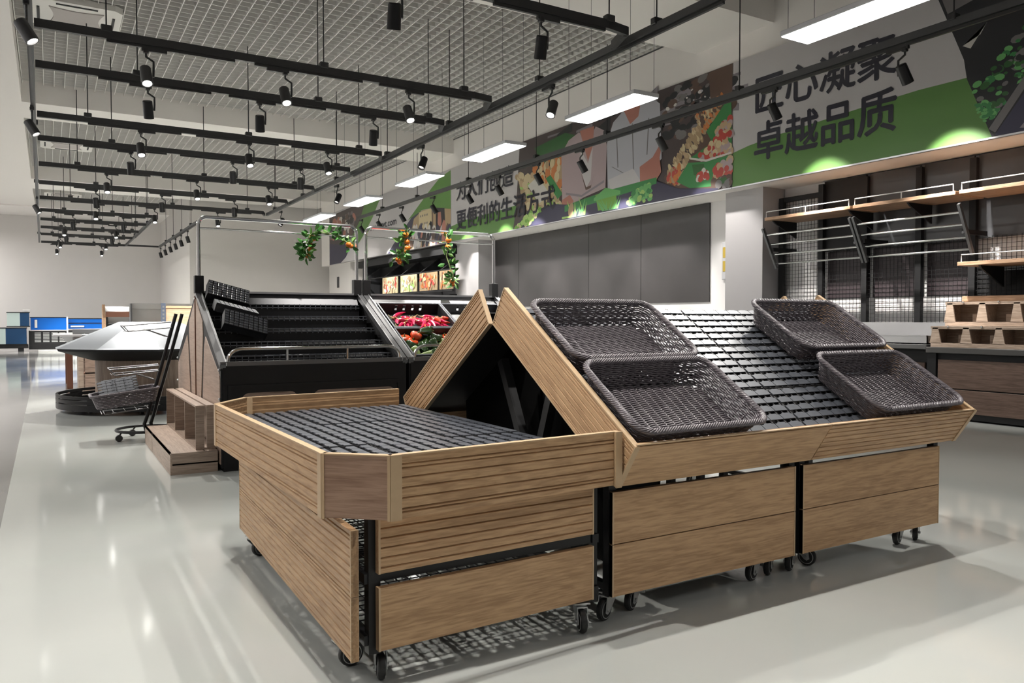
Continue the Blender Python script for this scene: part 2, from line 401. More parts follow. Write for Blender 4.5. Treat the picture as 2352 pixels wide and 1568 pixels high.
def head(x, y, d, label, lit, axis='x', side=1, power=0, cone=44, zr=ZR, sc=1.0):
    """track spotlight hung under the rail at (x, y), pointing along d"""
    d = Vector(d).normalized()
    t = Thing('track_spotlight', label, 'spotlight', (x, y, zr-.085), group='black track spotlights')
    ax = Vector((1,0,0)) if axis == 'x' else Vector((0,1,0))
    b = mb(); a0 = Vector((x, y, zr-.10)); b.bar(a0-ax*.05*side, a0+ax*.24*side, .045, .045); b.box((x-.03, y-.03, zr-.15), (x+.03, y+.03, zr-.10), .006)
    t.part('adapter', b, rail_b)
    c = Vector((x, y, zr-.43)); o = ax*.085
    b = mb().tube([(x, y, zr-.14), (x, y, zr-.19), tuple(Vector((x,y,zr-.24))+o), tuple(Vector((x,y,zr-.34))+o), tuple(c+o*.95)], .014, 6); t.part('arm', b, rail_b)
    q = d.to_track_quat('Z', 'Y').to_matrix().to_4x4(); M = Matrix.Translation(c) @ q
    b = mb().lathe([(.001,-.13),(.058,-.13),(.066,-.12),(.070,.10),(.070,.118),(.056,.118),(.052,.09)], 16, M, cap=False)
    t.part('housing', b, black if not lit else rail_b)
    b = mb().lathe([(.052,.088),(.03,.098),(.001,.1)], 14, M, cap=False); t.part('lens', b, lens_on if lit else lens_dim)
    if power:
        s = spot(c+d*.14, d, power, cone, .55, .04); s.parent = t.o; s.matrix_parent_inverse = t.inv
    return t
BH = [[3.0, 4.74], [1.08, 2.79, 4.59], [1.27, 2.84, 4.68], [1.45, 3.32, 4.84], [1.45, 3.41, 4.85], [1.19, 3.13, 4.84], [1.09, 2.66, 4.53], [1.21, 2.78, 4.59], [.7, 2.15], [.49, 2.1], [.6, 2.14], [.43, 2.08], [.34, 2.12]]
WH = {2: ['left', 'right'], 3: ['left', 'middle', 'right']}
for i, xs in enumerate(BH):
    fwd = i % 2 == 1 or i >= 9 and i != 10
    for k, x in enumerate(xs):
        y = BARS[i][0]
        d = (0.05, -.5, -1) if fwd else (.12, .42, -1)
        head(x, y, d, '%s spotlight on the %s crossbar from the front, %s' % (WH[len(xs)][k], ORD[i], 'lit lens showing' if fwd else 'turned away from the viewer'),
             fwd, 'x', 1 if (i+k) % 2 else -1, (520 if i < 3 else 1150) if i < 9 else 1400, 66)
for k, (y, w) in enumerate(((9.7, 'nearest, at the top left corner'), (14.5, 'beside the third crossbar'), (25.1, 'farthest'))):
    head(XL(y)-.02, y, (.55, -.25, -1), 'lit spotlight on the left long rail, ' + w, True, 'y', 1, 300, 60)
for k, y in enumerate((9.4, 13.9, 19.05, 24.55)):
    head(6.25, y, (-.5, -.3, -1), 'spotlight on the right long rail aimed inward, %s from the front' % ORD[k], k == 0, 'y', 1, 300, 55)
for k, y in enumerate((5.86, 7.86, 10.28, 12.6, 14.2, 15.9, 17.4, 19.5, 21.7, 23.6, 25.2)):
    head(9.1, y, (.62, -.1, -1), 'black spotlight tilted at the wall banner, %s from the front' % ORD[k], k == 2, 'y', 1, (480, 360, 190, 450, 420, 420, 420, 420, 420, 420, 420)[k], 64)
for y in (5.9, 7.9): spot((9.16, y, 4.22), (1.9, -.1, -2.85), 900, 30, .5, .04)   # extra narrow spots added to brighten the wall band under the shelf
for k, y in enumerate((31.7, 33.4, 35.0, 36.6, 38.3, 40.0)):
    head(4.56, y, (.3, .2, -1), 'small black spotlight on the far rail by the wall corner, %s from the front' % ORD[k], False, 'y', 1, 0)

# hanging LED panels
for k, (y0, y1) in enumerate(((3.95, 5.55), (7.9, 9.45), (11.2, 12.75), (14.35, 15.95), (17.75, 19.4), (21.3, 23.1))):
    t = Thing('led_panel_light', 'flat white hanging LED panel, %s from the front' % ORD[k], 'ceiling light', (6.73, (y0+y1)/2, 4.2), group='hanging LED panels')
    x0, x1 = 6.52, 6.92
    t.part('frame', mb().box((x0-.012, y0-.012, 4.205), (x1+.012, y1+.012, 4.26), .006), led_f)
    t.part('diffuser', mb().box((x0, y0, 4.198), (x1, y1, 4.206)), led_m)
    for (x, y) in ((x0, y0+.08), (x1, y0+.08), (x0, y1-.08), (x1, y1-.08)):
        t.part('suspension_wire', mb().tube([(x, y, 4.26), (x, y, 6.055 if 8.75 < y < 10.5 or 20.3 < y < 21.9 else (6.47 if y > 4 else 6.055))], .004, 4), grey_frame)

# ------------------------------------------------------------------ printed wall banners (flat prints on boards)
def pcol(name, c, r=0.4): return mat(name, c, r)
PC = {k: pcol('print_'+k, c) for k, c in dict(white=(.52,.50,.505), green=(.095,.215,.05), lime=(.15,.33,.05), dgreen=(.03,.11,.03), navy=(.035,.033,.065), ink=(.018,.018,.03),
      dark=(.018,.019,.022), brown=(.10,.06,.045), tan=(.36,.26,.15), cream=(.55,.46,.28), pink=(.38,.30,.31), shirt=(.42,.42,.46), skin=(.38,.16,.12), red=(.42,.06,.045),
      orange=(.50,.17,.05), crate=(.04,.20,.06), leaf=(.13,.38,.12), leaf2=(.32,.50,.14), grey=(.16,.15,.15), pale=(.58,.56,.52), potato=(.46,.33,.2), stripe=(.22,.20,.22), plum=(.06,.045,.045)).items()}
PK = list(PC); PM = [PC[k] for k in PK]
class Print:
    def __init__(s): s.b = mb(); s.layer = 0
    def poly(s, c, pts, up=True):
        if up: s.layer += 1
        s.b.cur = PK.index(c); x = 10.068 - .0003*s.layer
        n = len(pts); A = sum(pts[i][0]*pts[(i+1) % n][1]-pts[(i+1) % n][0]*pts[i][1] for i in range(n))
        if A > 0: pts = pts[::-1]
        s.b.add([(x, y, z) for y, z in pts], [tuple(range(n))])
    def spot(s, c, y, z, ry, rz, n=10, rot=0.0, up=False):
        P = []
        for k in range(n):
            a = 2*math.pi*k/n; u, v = ry*math.cos(a), rz*math.sin(a)
            P.append((y+u*math.cos(rot)-v*math.sin(rot), min(max(z+u*math.sin(rot)+v*math.cos(rot), 3.554), 5.656)))
        s.poly(c, P, up)
    def scatter(s, cols, pts, n, r0, r1, el=1.0, rot=0.0):
        # scatter blobs inside a convex polygon
        rnd = random.Random(n*17+int(pts[0][0]*100)); ys = [p[0] for p in pts]; zs = [p[1] for p in pts]
        s.layer += 1; k = 0; tries = 0; m = len(pts)
        while k < n and tries < n*20:
            tries += 1
            y = rnd.uniform(min(ys), max(ys)); z = rnd.uniform(min(zs), max(zs)); sg = []
            for i in range(m):
                (a, b_), (c_, d_) = pts[i], pts[(i+1) % m]; sg.append((c_-a)*(z-b_)-(d_-b_)*(y-a))
            if not (all(q >= 0 for q in sg) or all(q <= 0 for q in sg)): continue
            k += 1; s.layer += .02; r_ = rnd.uniform(r0, r1)
            s.spot(rnd.choice(cols), y, z, r_, r_*el, 9, rot+rnd.uniform(-.4, .4))
def lettering(t, body, yl, yr, z0, zh, name='lettering', bold=.010, layer=10, m=None):
    """characters reading from y=yl to y=yr on the banner face, glyph box zh tall above z0"""
    c = bpy.data.curves.new('txt', 'FONT'); c.body = body; c.size = 1.0; c.resolution_u = 3
    o = bpy.data.objects.new('txt', c); COL.objects.link(o)
    dg = bpy.context.evaluated_depsgraph_get(); dg.update()
    me = bpy.data.meshes.new_from_object(o.evaluated_get(dg)); bpy.data.objects.remove(o); bpy.data.curves.remove(c)
    xs = [v.co.x for v in me.vertices]; ys = [v.co.y for v in me.vertices]
    sx = (yl-yr)/(max(xs)-min(xs)); sy = zh/(max(ys)-min(ys)); x0, y0 = min(xs), min(ys); X = 10.068-.0003*layer
    src = [(yl-(v.co.x-x0)*sx, z0+(v.co.y-y0)*sy) for v in me.vertices]; fc = [tuple(p.vertices) for p in me.polygons]; b = mb()
    for k, (du, dv) in enumerate(((0, 0), (bold, 0), (-bold, 0), (0, bold), (0, -bold))): b.add([(X-.0001*k, u+du, v+dv) for u, v in src], fc)
    bpy.data.meshes.remove(me)
    return t.part(name, b, m or PC['ink'], smooth=False)
def banner(label, y0, y1):
    t = Thing('wall_banner', label, 'banner', (10.07, (y0+y1)/2, 3.55), group='printed banners over the right wall')
    t.part('board', mb().box((10.07, y0, 3.55), (10.10, y1, 5.66)), PC['white'])
    t.part('edge_strip', mb().box((10.055, y0, 3.53), (10.10, y1, 3.552)), steel); return t
# nearest: leaves, white and green field, two lines of characters
t = banner('nearest wall banner, two lines of large dark characters over a green hill', 2.0, 9.585)
P = Print()
P.poly('green', [(9.585,4.13),(9.23,4.19),(8.6,4.25),(7.71,4.30),(6.99,4.34),(6.28,4.37),(5.0,4.36),(5.0,3.553),(9.585,3.553)])
P.poly('dark', [(6.1,5.66),(5.68,4.6),(5.64,4.35),(5.32,3.553),(2.0,3.553),(2.0,5.66)])
P.poly('grey', [(6.05,5.655),(5.9,5.25),(5.2,5.40),(5.0,5.655)]); P.poly('leaf2', [(5.55,5.655),(5.62,5.38),(5.40,5.42),(5.28,5.655)])
P.poly('pale', [(5.70,4.78),(5.48,4.86),(5.40,4.99),(5.60,4.72)])
P.scatter(['dgreen','grey','leaf','dark','crate','dgreen'], [(5.62,4.15),(5.36,3.75),(4.85,4.25),(3.9,5.2),(4.2,5.5)], 190, .02, .07, .7)
P.scatter(['pale','shirt','leaf'], [(5.55,4.2),(5.2,4.45),(4.7,5.0),(4.5,5.2),(4.7,4.8)], 22, .015, .05, 1.6, .5)
P.scatter(['leaf','crate'], [(5.54,4.0),(5.40,3.75),(5.28,3.8),(5.36,4.02)], 40, .02, .05, .6)
P.poly('grey', [(5.36,3.66),(5.28,3.60),(4.35,4.9),(4.3,5.1)]); P.poly('navy', [(5.28,3.58),(5.26,3.553),(2.0,3.553),(2.0,5.3),(4.2,5.0)]); P.poly('stripe', [(5.0,3.6),(4.86,3.75),(4.70,3.70),(4.8,3.56)])
t.part('printed_picture', P.b, PM, smooth=False)
lettering(t, '匠心凝聚', 9.08, 6.60, 4.67, .60, layer=P.layer+2, bold=.013); lettering(t, '卓越品质', 9.10, 6.60, 3.91, .60, layer=P.layer+2, bold=.013)
# middle: produce hall picture with two people in shirts, characters on the left
t = banner('middle wall banner picturing two people in shirts among crates of vegetables', 9.595, 20.42)
P = Print()
P.poly('green', [(20.42,3.99),(19.49,4.08),(18.47,4.10),(17.31,4.12),(16.7,4.15),(16.7,3.553),(20.42,3.553)])
P.poly('plum', [(16.58,5.655),(9.597,5.655),(9.597,3.553),(16.9,3.553),(16.75,4.1)])
for k in range(46):
    y = random.uniform(9.7, 16.4); z = random.uniform(5.0, 5.6); P.poly('stripe' if k % 3 else 'dark', [(y, z), (y-.6, z+random.uniform(-.25,.25)), (y-.6, z-.05), (y, z-.05)], False); P.layer += .05
P.scatter(['dark','brown','grey','dark'], [(11.35,5.6),(9.6,5.6),(9.6,4.9),(11.35,4.6)], 90, .05, .16, .6)
P.scatter(['pale','grey','shirt'], [(11.3,5.45),(9.7,5.45),(9.7,5.05),(11.3,5.0)], 26, .02, .06, .6)
P.poly('brown', [(10.15,5.64),(9.6,5.655),(9.6,4.95),(10.1,5.0)])
P.poly('dgreen', [(15.9,5.4),(14.6,5.5),(14.0,5.3),(14.9,4.9),(15.6,5.0)])
P.scatter(['cream','potato','leaf2','tan','cream'], [(16.8,4.9),(15.6,4.75),(14.7,4.2),(14.8,3.8),(16.2,4.0)], 130, .05, .14, .7, .4)
P.scatter(['orange','tan','cream','orange'], [(16.0,5.05),(14.75,4.95),(14.75,4.35),(15.6,4.6)], 70, .04, .12, 1.2, .3)
P.poly('pale', [(16.2,4.55),(15.75,4.7),(15.2,4.2),(15.7,4.05)]); P.poly('crate', [(15.4,4.6),(15.2,4.65),(14.7,4.15),(14.9,4.05)])
# right-hand produce: carrots, parsnips, green crates of fruit
P.poly('brown', [(11.3,4.0),(9.6,4.9),(9.6,3.6),(11.2,3.6)])
P.scatter(['tan','cream','potato','tan'], [(11.2,4.1),(10.0,5.15),(9.75,5.1),(10.75,4.1)], 150, .03, .10, .45, .9)
P.scatter(['orange','red','tan'], [(11.25,4.05),(10.85,4.15),(10.75,3.85),(11.15,3.8)], 40, .02, .07, 1.5, .2)
P.scatter(['tan','orange','brown'], [(10.5,4.9),(9.75,5.2),(9.65,5.0),(10.3,4.6)], 60, .03, .09, .5, .8)
P.poly('crate', [(10.2,4.62),(9.62,5.15),(9.597,4.45),(10.05,4.40)]); P.scatter(['red','potato','pink'], [(10.0,4.6),(9.62,4.75),(9.61,4.45),(9.95,4.42)], 40, .04, .07)
P.poly('crate', [(10.62,4.22),(9.70,4.52),(9.597,4.55),(9.597,4.14),(10.2,4.10)]); P.scatter(['red','potato','pink','cream','red'], [(10.45,4.2),(9.75,4.55),(9.61,4.5),(9.61,4.17),(10.2,4.13)], 90, .04, .08)
P.poly('pale', [(10.62,4.24),(10.60,4.20),(10.2,4.09),(9.597,4.13),(9.597,4.16),(10.2,4.13)])
P.poly('crate', [(10.95,3.85),(10.65,4.15),(10.2,4.09),(9.597,4.12),(9.597,3.6),(10.6,3.68)]); P.poly('dgreen', [(10.55,4.1),(10.25,4.06),(10.2,3.85),(10.5,3.9)])
P.scatter(['red','pale','red'], [(10.5,3.92),(10.2,3.95),(10.1,3.8),(10.4,3.78)], 20, .04, .07); P.scatter(['red','pink','red','potato'], [(10.0,3.95),(9.62,4.05),(9.61,3.7),(9.95,3.75)], 40, .05, .09)
P.scatter(['dgreen','brown','grey'], [(10.1,3.74),(9.62,3.76),(9.61,3.58),(10.0,3.6)], 22, .05, .09)
# two figures from shoulder to waist
P.poly('pink', [(14.70,3.85),(14.74,5.05),(14.45,5.30),(14.05,5.40),(13.75,5.05),(13.45,5.40),(13.15,5.25),(13.06,4.9),(13.10,4.05),(13.9,3.95),(14.4,3.80)])
P.poly('skin', [(14.02,5.42),(13.85,5.0),(13.72,4.72),(13.55,5.0),(13.5,5.42)]); P.poly('white', [(14.0,5.02),(13.72,4.66),(13.55,5.0),(13.62,4.3),(13.78,4.15),(13.95,4.5)])
P.poly('brown', [(13.98,4.5),(13.80,4.1),(13.62,4.12),(13.50,4.4),(13.60,4.18),(13.78,4.16)]); P.poly('stripe', [(14.55,4.15),(13.95,4.02),(13.15,4.22),(13.15,4.17),(13.95,3.97),(14.55,4.10)])
P.poly('skin', [(14.72,4.0),(14.40,4.08),(14.25,3.92),(14.45,3.80),(14.70,3.82)])
P.poly('shirt', [(13.02,4.0),(13.06,4.95),(12.85,5.35),(12.35,5.60),(11.75,5.655),(11.42,5.40),(11.36,4.35),(11.95,4.02),(12.5,3.93)])
P.poly('skin', [(12.6,5.655),(12.3,5.2),(12.05,5.3),(11.95,5.655)]); P.poly('dark', [(12.62,5.655),(12.5,5.5),(12.1,5.6),(12.0,5.655)])
for (a, c) in (((12.25,5.2),(12.2,4.2)), ((12.75,5.1),(12.7,4.4)), ((11.75,5.2),(11.8,4.5)), ((12.9,4.45),(12.3,4.15))): P.poly('grey', [a, (a[0]-.03, a[1]), (c[0]-.03, c[1]), c])
P.poly('white', [(13.0,4.2),(12.2,4.3),(11.95,4.0),(12.9,3.9)])
P.poly('skin', [(12.0,4.30),(11.62,4.42),(11.42,4.62),(11.36,4.58),(11.42,4.38),(11.37,4.1),(11.56,3.92),(11.98,3.88)])
# dark foreground with leafy vegetables
P.poly('navy', [(16.9,3.553),(16.2,3.9),(15.0,3.95),(14.4,3.86),(12.9,3.95),(11.5,3.95),(10.9,3.72),(9.9,3.58),(9.9,3.553)])
P.poly('crate', [(14.6,3.86),(13.1,3.98),(11.5,4.02),(11.5,3.9),(13.1,3.80),(14.6,3.72)])
P.poly('lime', [(13.45,3.95),(12.75,3.95),(12.7,3.6),(13.35,3.6)]); P.poly('leaf', [(13.5,3.88),(13.1,4.05),(12.6,3.92),(12.6,3.85),(13.5,3.82)])
for k in range(13):
    y = 14.05+random.uniform(-.25,.25); a = random.uniform(-.3,.3); P.poly('leaf2' if k % 2 else 'leaf', [(y+.04, 3.57), (y+a, 3.72+random.uniform(.08,.3)), (y-.04, 3.57)], False); P.layer += .1
for k in range(10):
    y = 12.95+random.uniform(-.25,.25); a = random.uniform(-.3,.3); P.poly('leaf', [(y+.04, 3.57), (y+a, 3.7+random.uniform(.05,.2)), (y-.04, 3.57)], False); P.layer += .1
P.spot('tan', 14.35, 3.74, .10, .16, 14, .3, True); P.poly('leaf2', [(14.7,3.62),(14.2,3.60),(14.2,3.57),(14.7,3.57)])
P.scatter(['leaf','leaf2','leaf','crate'], [(12.4,3.6),(12.2,3.82),(11.8,3.95),(11.6,3.85),(11.65,3.62)], 90, .03, .08, .7)
P.scatter(['leaf2','cream','leaf2','lime'], [(16.8,3.56),(16.0,3.95),(15.6,3.9),(16.1,3.6)], 60, .04, .1, .7)
t.part('printed_picture', P.b, PM, smooth=False)
lettering(t, '为人们创造', 20.03, 16.87, 4.66, .52, layer=P.layer+2); lettering(t, '更便利的生活方式', 20.03, 15.0, 3.84, .56, layer=P.layer+2)
# farthest: web address, green sweep, small market pictures
t = banner('farthest wall banner with a web address and a green sweep', 20.43, 31.82)
P = Print()
P.poly('plum', [(31.81,5.56),(27.5,5.65),(27.9,5.1),(29.0,4.5),(29.6,4.23),(31.81,4.33)]); P.scatter(['pale','grey','brown','skin','dark'], [(31.6,5.4),(28.6,5.4),(29.2,4.6),(31.6,4.5)], 70, .08, .3, .6)
P.poly('navy', [(31.81,4.43),(30.6,4.30),(29.46,4.23),(29.0,4.25),(29.72,3.75),(30.37,3.553),(31.81,3.553)])
P.poly('green', [(29.2,4.38),(28.2,4.95),(27.5,5.655),(25.9,5.655),(26.8,4.95),(27.74,4.41),(28.71,3.97)])
P.poly('green', [(21.95,5.21),(21.2,5.5),(20.432,5.62),(20.432,4.42),(21.49,4.67),(22.44,4.71),(23.6,4.50)])
P.poly('navy', [(25.37,3.553),(24.8,3.85),(24.28,4.09),(23.3,4.56),(22.55,4.69),(22.9,4.2),(23.2,3.553)])
P.poly('tan', [(23.1,4.50),(22.44,4.70),(21.49,4.66),(20.432,4.50),(20.432,3.553),(23.6,3.553)])
P.poly('cream', [(22.7,4.66),(21.75,4.68),(21.7,4.0),(22.7,3.9)]); P.poly('brown', [(21.75,4.68),(21.66,4.67),(21.6,3.6),(21.7,3.6)])
P.poly('dark', [(21.45,4.66),(20.85,4.58),(20.75,3.7),(21.45,3.6)]); P.poly('skin', [(21.3,4.5),(21.1,4.5),(21.05,4.2),(21.2,3.9),(21.32,4.2)]); P.poly('plum', [(21.25,4.1),(20.95,4.0),(20.8,3.56),(21.3,3.56)])
P.scatter(['skin','dark','white','navy','pale','brown'], [(23.3,4.2),(21.6,4.0),(20.6,3.9),(20.6,3.58),(23.4,3.58)], 60, .05, .16, 2.2, .4)
for k in range(8): P.poly('grey', [(22.6-.0-.16*(k % 4), 4.55-.25*(k//4)), (22.52-.16*(k % 4), 4.56-.25*(k//4)), (22.52-.16*(k % 4), 4.50-.25*(k//4)), (22.6-.16*(k % 4), 4.49-.25*(k//4))], False)
t.part('printed_picture', P.b, PM, smooth=False)
lettering(t, 'www.kssyt.com', 27.45, 24.55, 4.42, .30, layer=P.layer+2)

# ------------------------------------------------------------------ right wall: dark panel, sockets
t = Thing('dark_wall_panel', 'large dark grey wall panel under the middle banner', 'panel', (11.03, 15.3, 1.64))
t.part('sheet', mb().box((11.02, 11.07, 1.64), (11.05, 19.5, 3.555)), mat('dark_sheet', (0.04, 0.037, 0.038), 0.3, var=0.4, vscale=1.1))
for y in (18.2, 15.0, 13.1): t.part('seam', mb().box((11.017, y-.006, 1.65), (11.0215, y+.006, 3.55)), black)
t = Thing('socket_panel', 'narrow grey socket panel with yellow outlets beside the white pillar', 'socket', (11.0, 10.6, 2.07))
t.part('plate', mb().box((10.99, 10.38, 2.05), (11.05, 10.72, 2.76), .01), led_f)
for z in (2.2, 2.46): t.part('outlet', mb().box((10.975, 10.42, z), (10.992, 10.68, z+.2), .005), gold)
single('wall_switch', mb().box((0,-.12,0), (.03,.12,.45), .01), charcoal, 'dark grey switch box on the far pale wall end', 'switch', (10.27, 31.4, 2.6))

# ------------------------------------------------------------------ right wall shelving
t = Thing('mesh_shelving', 'tall black wall shelving with wire mesh back panels', 'shelving', (10.95, 6.5, 1.0))
for y in (9.22, 8.42, 7.62, 6.75, 5.98, 5.15, 4.3):
    b = mb().box((10.86, y-.045, 1.0), (10.94, y+.045, 3.38 if y > 9 else 3.5))
    t.part('upright', b, black_m)
t.part('top_frame', mb().box((10.87, 8.42, 3.30), (10.93, 9.2, 3.38)), black_m)
ys = (9.18, 8.46, 7.66, 6.79, 6.02, 5.19, 4.3)
for i in range(6):
    b = mb(); ya, yb = ys[i], (8.38, 7.58, 6.71, 5.94, 5.11, 4.34)[i]; zt = 3.3 if i == 0 else 2.42
    z = 1.26
    while z < zt: b.box((10.900, yb, z-.0022), (10.907, ya, z+.0022)); z += .062
    y = yb
    while y < ya: b.box((10.893, y-.002, 1.24), (10.900, y+.002, zt)); y += .062
    t.part('wire_mesh', b, black_m, smooth=False)
for i, (ya, yb) in enumerate(((8.40, 7.64), (7.58, 6.77), (6.71, 6.0), (5.94, 4.3))):
    t.part('back_panel', mb().box((10.93, yb, 2.40), (10.96, ya, 3.54)), charcoal if i else black_m)
    if i < 3: t.part('lower_back_panel', mb().box((11.03, yb, 1.64), (11.045, ya, 2.40)), mat('brown_black_panel', (.045, .033, .037), .45))
t.part('back_panel', mb().box((10.93, 4.3, 1.2), (10.96, 5.94, 2.02)), black_m)
for i, (ya, yb, lab) in enumerate(((8.98, 7.38, 'upper wooden wall shelf with a white guard rail, beside the white pillar'), (7.34, 5.83, 'upper wooden wall shelf with a white guard rail, middle of three'), (5.78, 4.1, 'upper wooden wall shelf with a white guard rail, at the right picture edge'))):
    t = Thing('wall_shelf', lab, 'shelf', (10.5, (ya+yb)/2, 2.95), group='wooden wall shelves')
    t.part('board', mb().box((10.18, yb, 2.925), (10.86, ya, 2.975), .004), shelf_w)
    yr = [ya-.03, (ya+yb)/2, yb+.03]
    t.part('guard_rail', mb().tube([(10.19, yr[0], 2.975), (10.19, yr[0], 3.065), (10.19, yr[2], 3.065), (10.19, yr[2], 2.975)], .008, 6), white_b)
    t.part('rail_post', mb().tube([(10.19, yr[1], 2.975), (10.19, yr[1], 3.065)], .007, 6), white_b)
    for y in (ya-.08, yb+.1) if i == 0 else ((ya+yb)/2-.03,):
        t.part('bracket', mb().prism([(10.86, 2.925), (10.28, 2.925), (10.34, 2.88), (10.86, 2.66)], lambda u,v,q:(u,q,v), y-.012, y+.012), black_m)
t = Thing('wall_shelf', 'lower wooden wall shelf with a white guard rail, right of the tilted chrome racks', 'shelf', (10.5, 4.9, 2.0), group='wooden wall shelves')
t.part('board', mb().box((10.18, 4.1, 1.995), (10.86, 5.79, 2.045), .004), shelf_w)
t.part('guard_rail', mb().tube([(10.19, 5.74, 2.045), (10.19, 5.74, 2.135), (10.19, 4.2, 2.135), (10.19, 4.2, 2.045)], .008, 6), white_b)
t.part('bracket', mb().prism([(10.86, 1.995), (10.28, 1.995), (10.34, 1.95), (10.86, 1.73)], lambda u,v,q:(u,q,v), 5.55, 5.575), black_m)
for i, (ya, yb, lab) in enumerate(((8.95, 7.34, 'tilted rack of four chrome bars beside the white pillar'), (7.28, 5.74, 'tilted rack of four chrome bars, right one of the pair'))):
    t = Thing('bar_rack', lab, 'rack', (10.3, (ya+yb)/2, 2.16), group='tilted chrome bar racks')
    for q in (.05, .35, .67, .97):
        x = 10.15+.29*(1-q)+.02; z = 2.20+.50*q
        t.part('chrome_bar', mb().tube([(x, yb, z), (x, ya, z)], .016, 8), chrome)
    for y in (ya, yb): t.part('end_bar', mb().bar((10.45, y, 2.15), (10.11, y, 2.79), .035, .05), grey_frame)
    t.part('support_arm', mb().bar((10.30, ya-.05, 2.45), (10.86, ya-.05, 2.45), .03, .06), black_m); t.part('support_arm', mb().bar((10.30, yb+.05, 2.45), (10.86, yb+.05, 2.45), .03, .06), black_m)

# ------------------------------------------------------------------ right counters with steel trough and display bins
t = Thing('counter_cabinet', 'long wood-fronted black counter by the right wall', 'cabinet', (10.5, 4.5, 0))
t.part('carcass', mb().box((10.03, 2.8, 0.02), (10.86, 6.04, .86)), black_m); t.part('worktop', mb().box((9.97, 2.8, .86), (10.86, 6.07, .935), .006), mat('dark_top', (.06,.058,.056), .35))
t.part('front_board', mb().box((10.0, 2.8, .41), (10.03, 5.92, .775), .003), cab_y); t.part('front_board', mb().box((10.0, 2.8, .10), (10.03, 5.92, .395), .003), cab_y)
t.part('corner_post', mb().box((9.99, 5.94, 0), (10.05, 6.06, .86)), black_m)
t = Thing('counter_cabinet', 'black steel-topped counter holding the shallow trough by the mesh shelving', 'cabinet', (10.5, 7.6, 0))
t.part('carcass', mb().box((10.12, 6.09, 0.02), (10.86, 9.1, .90)), black_m); t.part('front_board', mb().box((10.09, 6.15, .14), (10.12, 9.0, .72), .003), cab_y)
t.part('worktop', mb().box((10.02, 6.09, .90), (10.86, 9.1, .965), .006), mat('grey_top', (.13,.13,.13), .3, .5))
t = Thing('steel_trough', 'shallow stainless steel trough on the counter by the mesh shelving', 'trough', (10.45, 7.0, .965))
b = mb(); x0, x1, y0, y1, zb, zt = 10.06, 10.84, 6.10, 8.9, .97, 1.08
b.box((x0, y0, zb), (x1, y1, zb+.01)); b.box((x0, y0, zb), (x0+.012, y1, zt)); b.box((x0, y1-.012, zb), (x1, y1, 1.25)); b.box((x0, y0, zb), (x1, y0+.012, zt))
b.box((x0-.03, y0, zt-.004), (x0+.012, y1, zt+.004)); t.part('tray', b, steel)
t.part('back_splash', mb().box((x1-.014, y0-.5, zb), (x1, y1, 1.255)), steel)
def bin_rack(label, x, z0, z1, ya, n, w=.40):
    t = Thing('bin_rack', label, 'display bins', (x+.2, ya-.8, z0), group='wooden trapezoid bins on the counter')
    h = z1-z0; L = n*w+.06
    # front with trapezoid windows
    b = mb()
    for k in range(n+1):
        yc = ya-.03-k*w
        hw0 = .055 if k not in (0, n) else .055; tl = .02
        b.prism([(yc+hw0-tl, z1), (yc-hw0+tl, z1), (yc-hw0-tl, z0+.05), (yc+hw0+tl, z0+.05)], lambda u,v,q:(q,u,v), x, x+.018)
    b.box((x, ya-L, z0), (x+.018, ya+.03, z0+.055)); b.box((x, ya-L, z1-.016), (x+.018, ya+.03, z1+.004)); t.part('front', b, crate_y)
    b = mb().box((x+.018, ya-L, z0), (x+.36, ya+.03, z0+.014)); b.box((x+.346, ya-L, z0), (x+.36, ya+.03, z1)); b.box((x+.018, ya+.015, z0), (x+.36, ya+.03, z1)); t.part('case', b, crate_y)
    for k in range(1, n): t.part('divider', mb().box((x+.018, ya-.03-k*w-.007, z0+.014), (x+.346, ya-.03-k*w+.007, z1-.03)), crate_y)
    for k in range(n): t.part('block', mb().box((x+.2, ya-.03-k*w-.38, z0+.014), (x+.34, ya-.03-k*w-.19, z0+.16), .003), crate_y)
    t.part('lid', mb().box((x-.002, ya-L, z1+.004), (x+.36, ya+.03, z1+.018)), crate_y)
    for k in (.22, .75): t.part('knob', mb().ball((x-.012, ya-.03-k*2*w, z1+.012), .016, 10, 6), chrome)
    return t
crate_y = wood('bin_wood', (0.30, 0.225, 0.17), (0.50, 0.39, 0.31), 'y', grain=0.8)
bin_rack('lower row of wooden bins with sloped windows on the counter', 10.05, .936, 1.19, 6.02, 4)
bin_rack('upper row of wooden bins with sloped windows, set back on the lower row', 10.34, 1.211, 1.51, 6.0, 4, .42)
single('wooden_plank', mb().box((-.14,-1.0,0), (.14,.9,.075), .004), shelf_w, 'plain wooden plank lying on the upper row of bins', 'plank', (10.55, 4.95, 1.53))

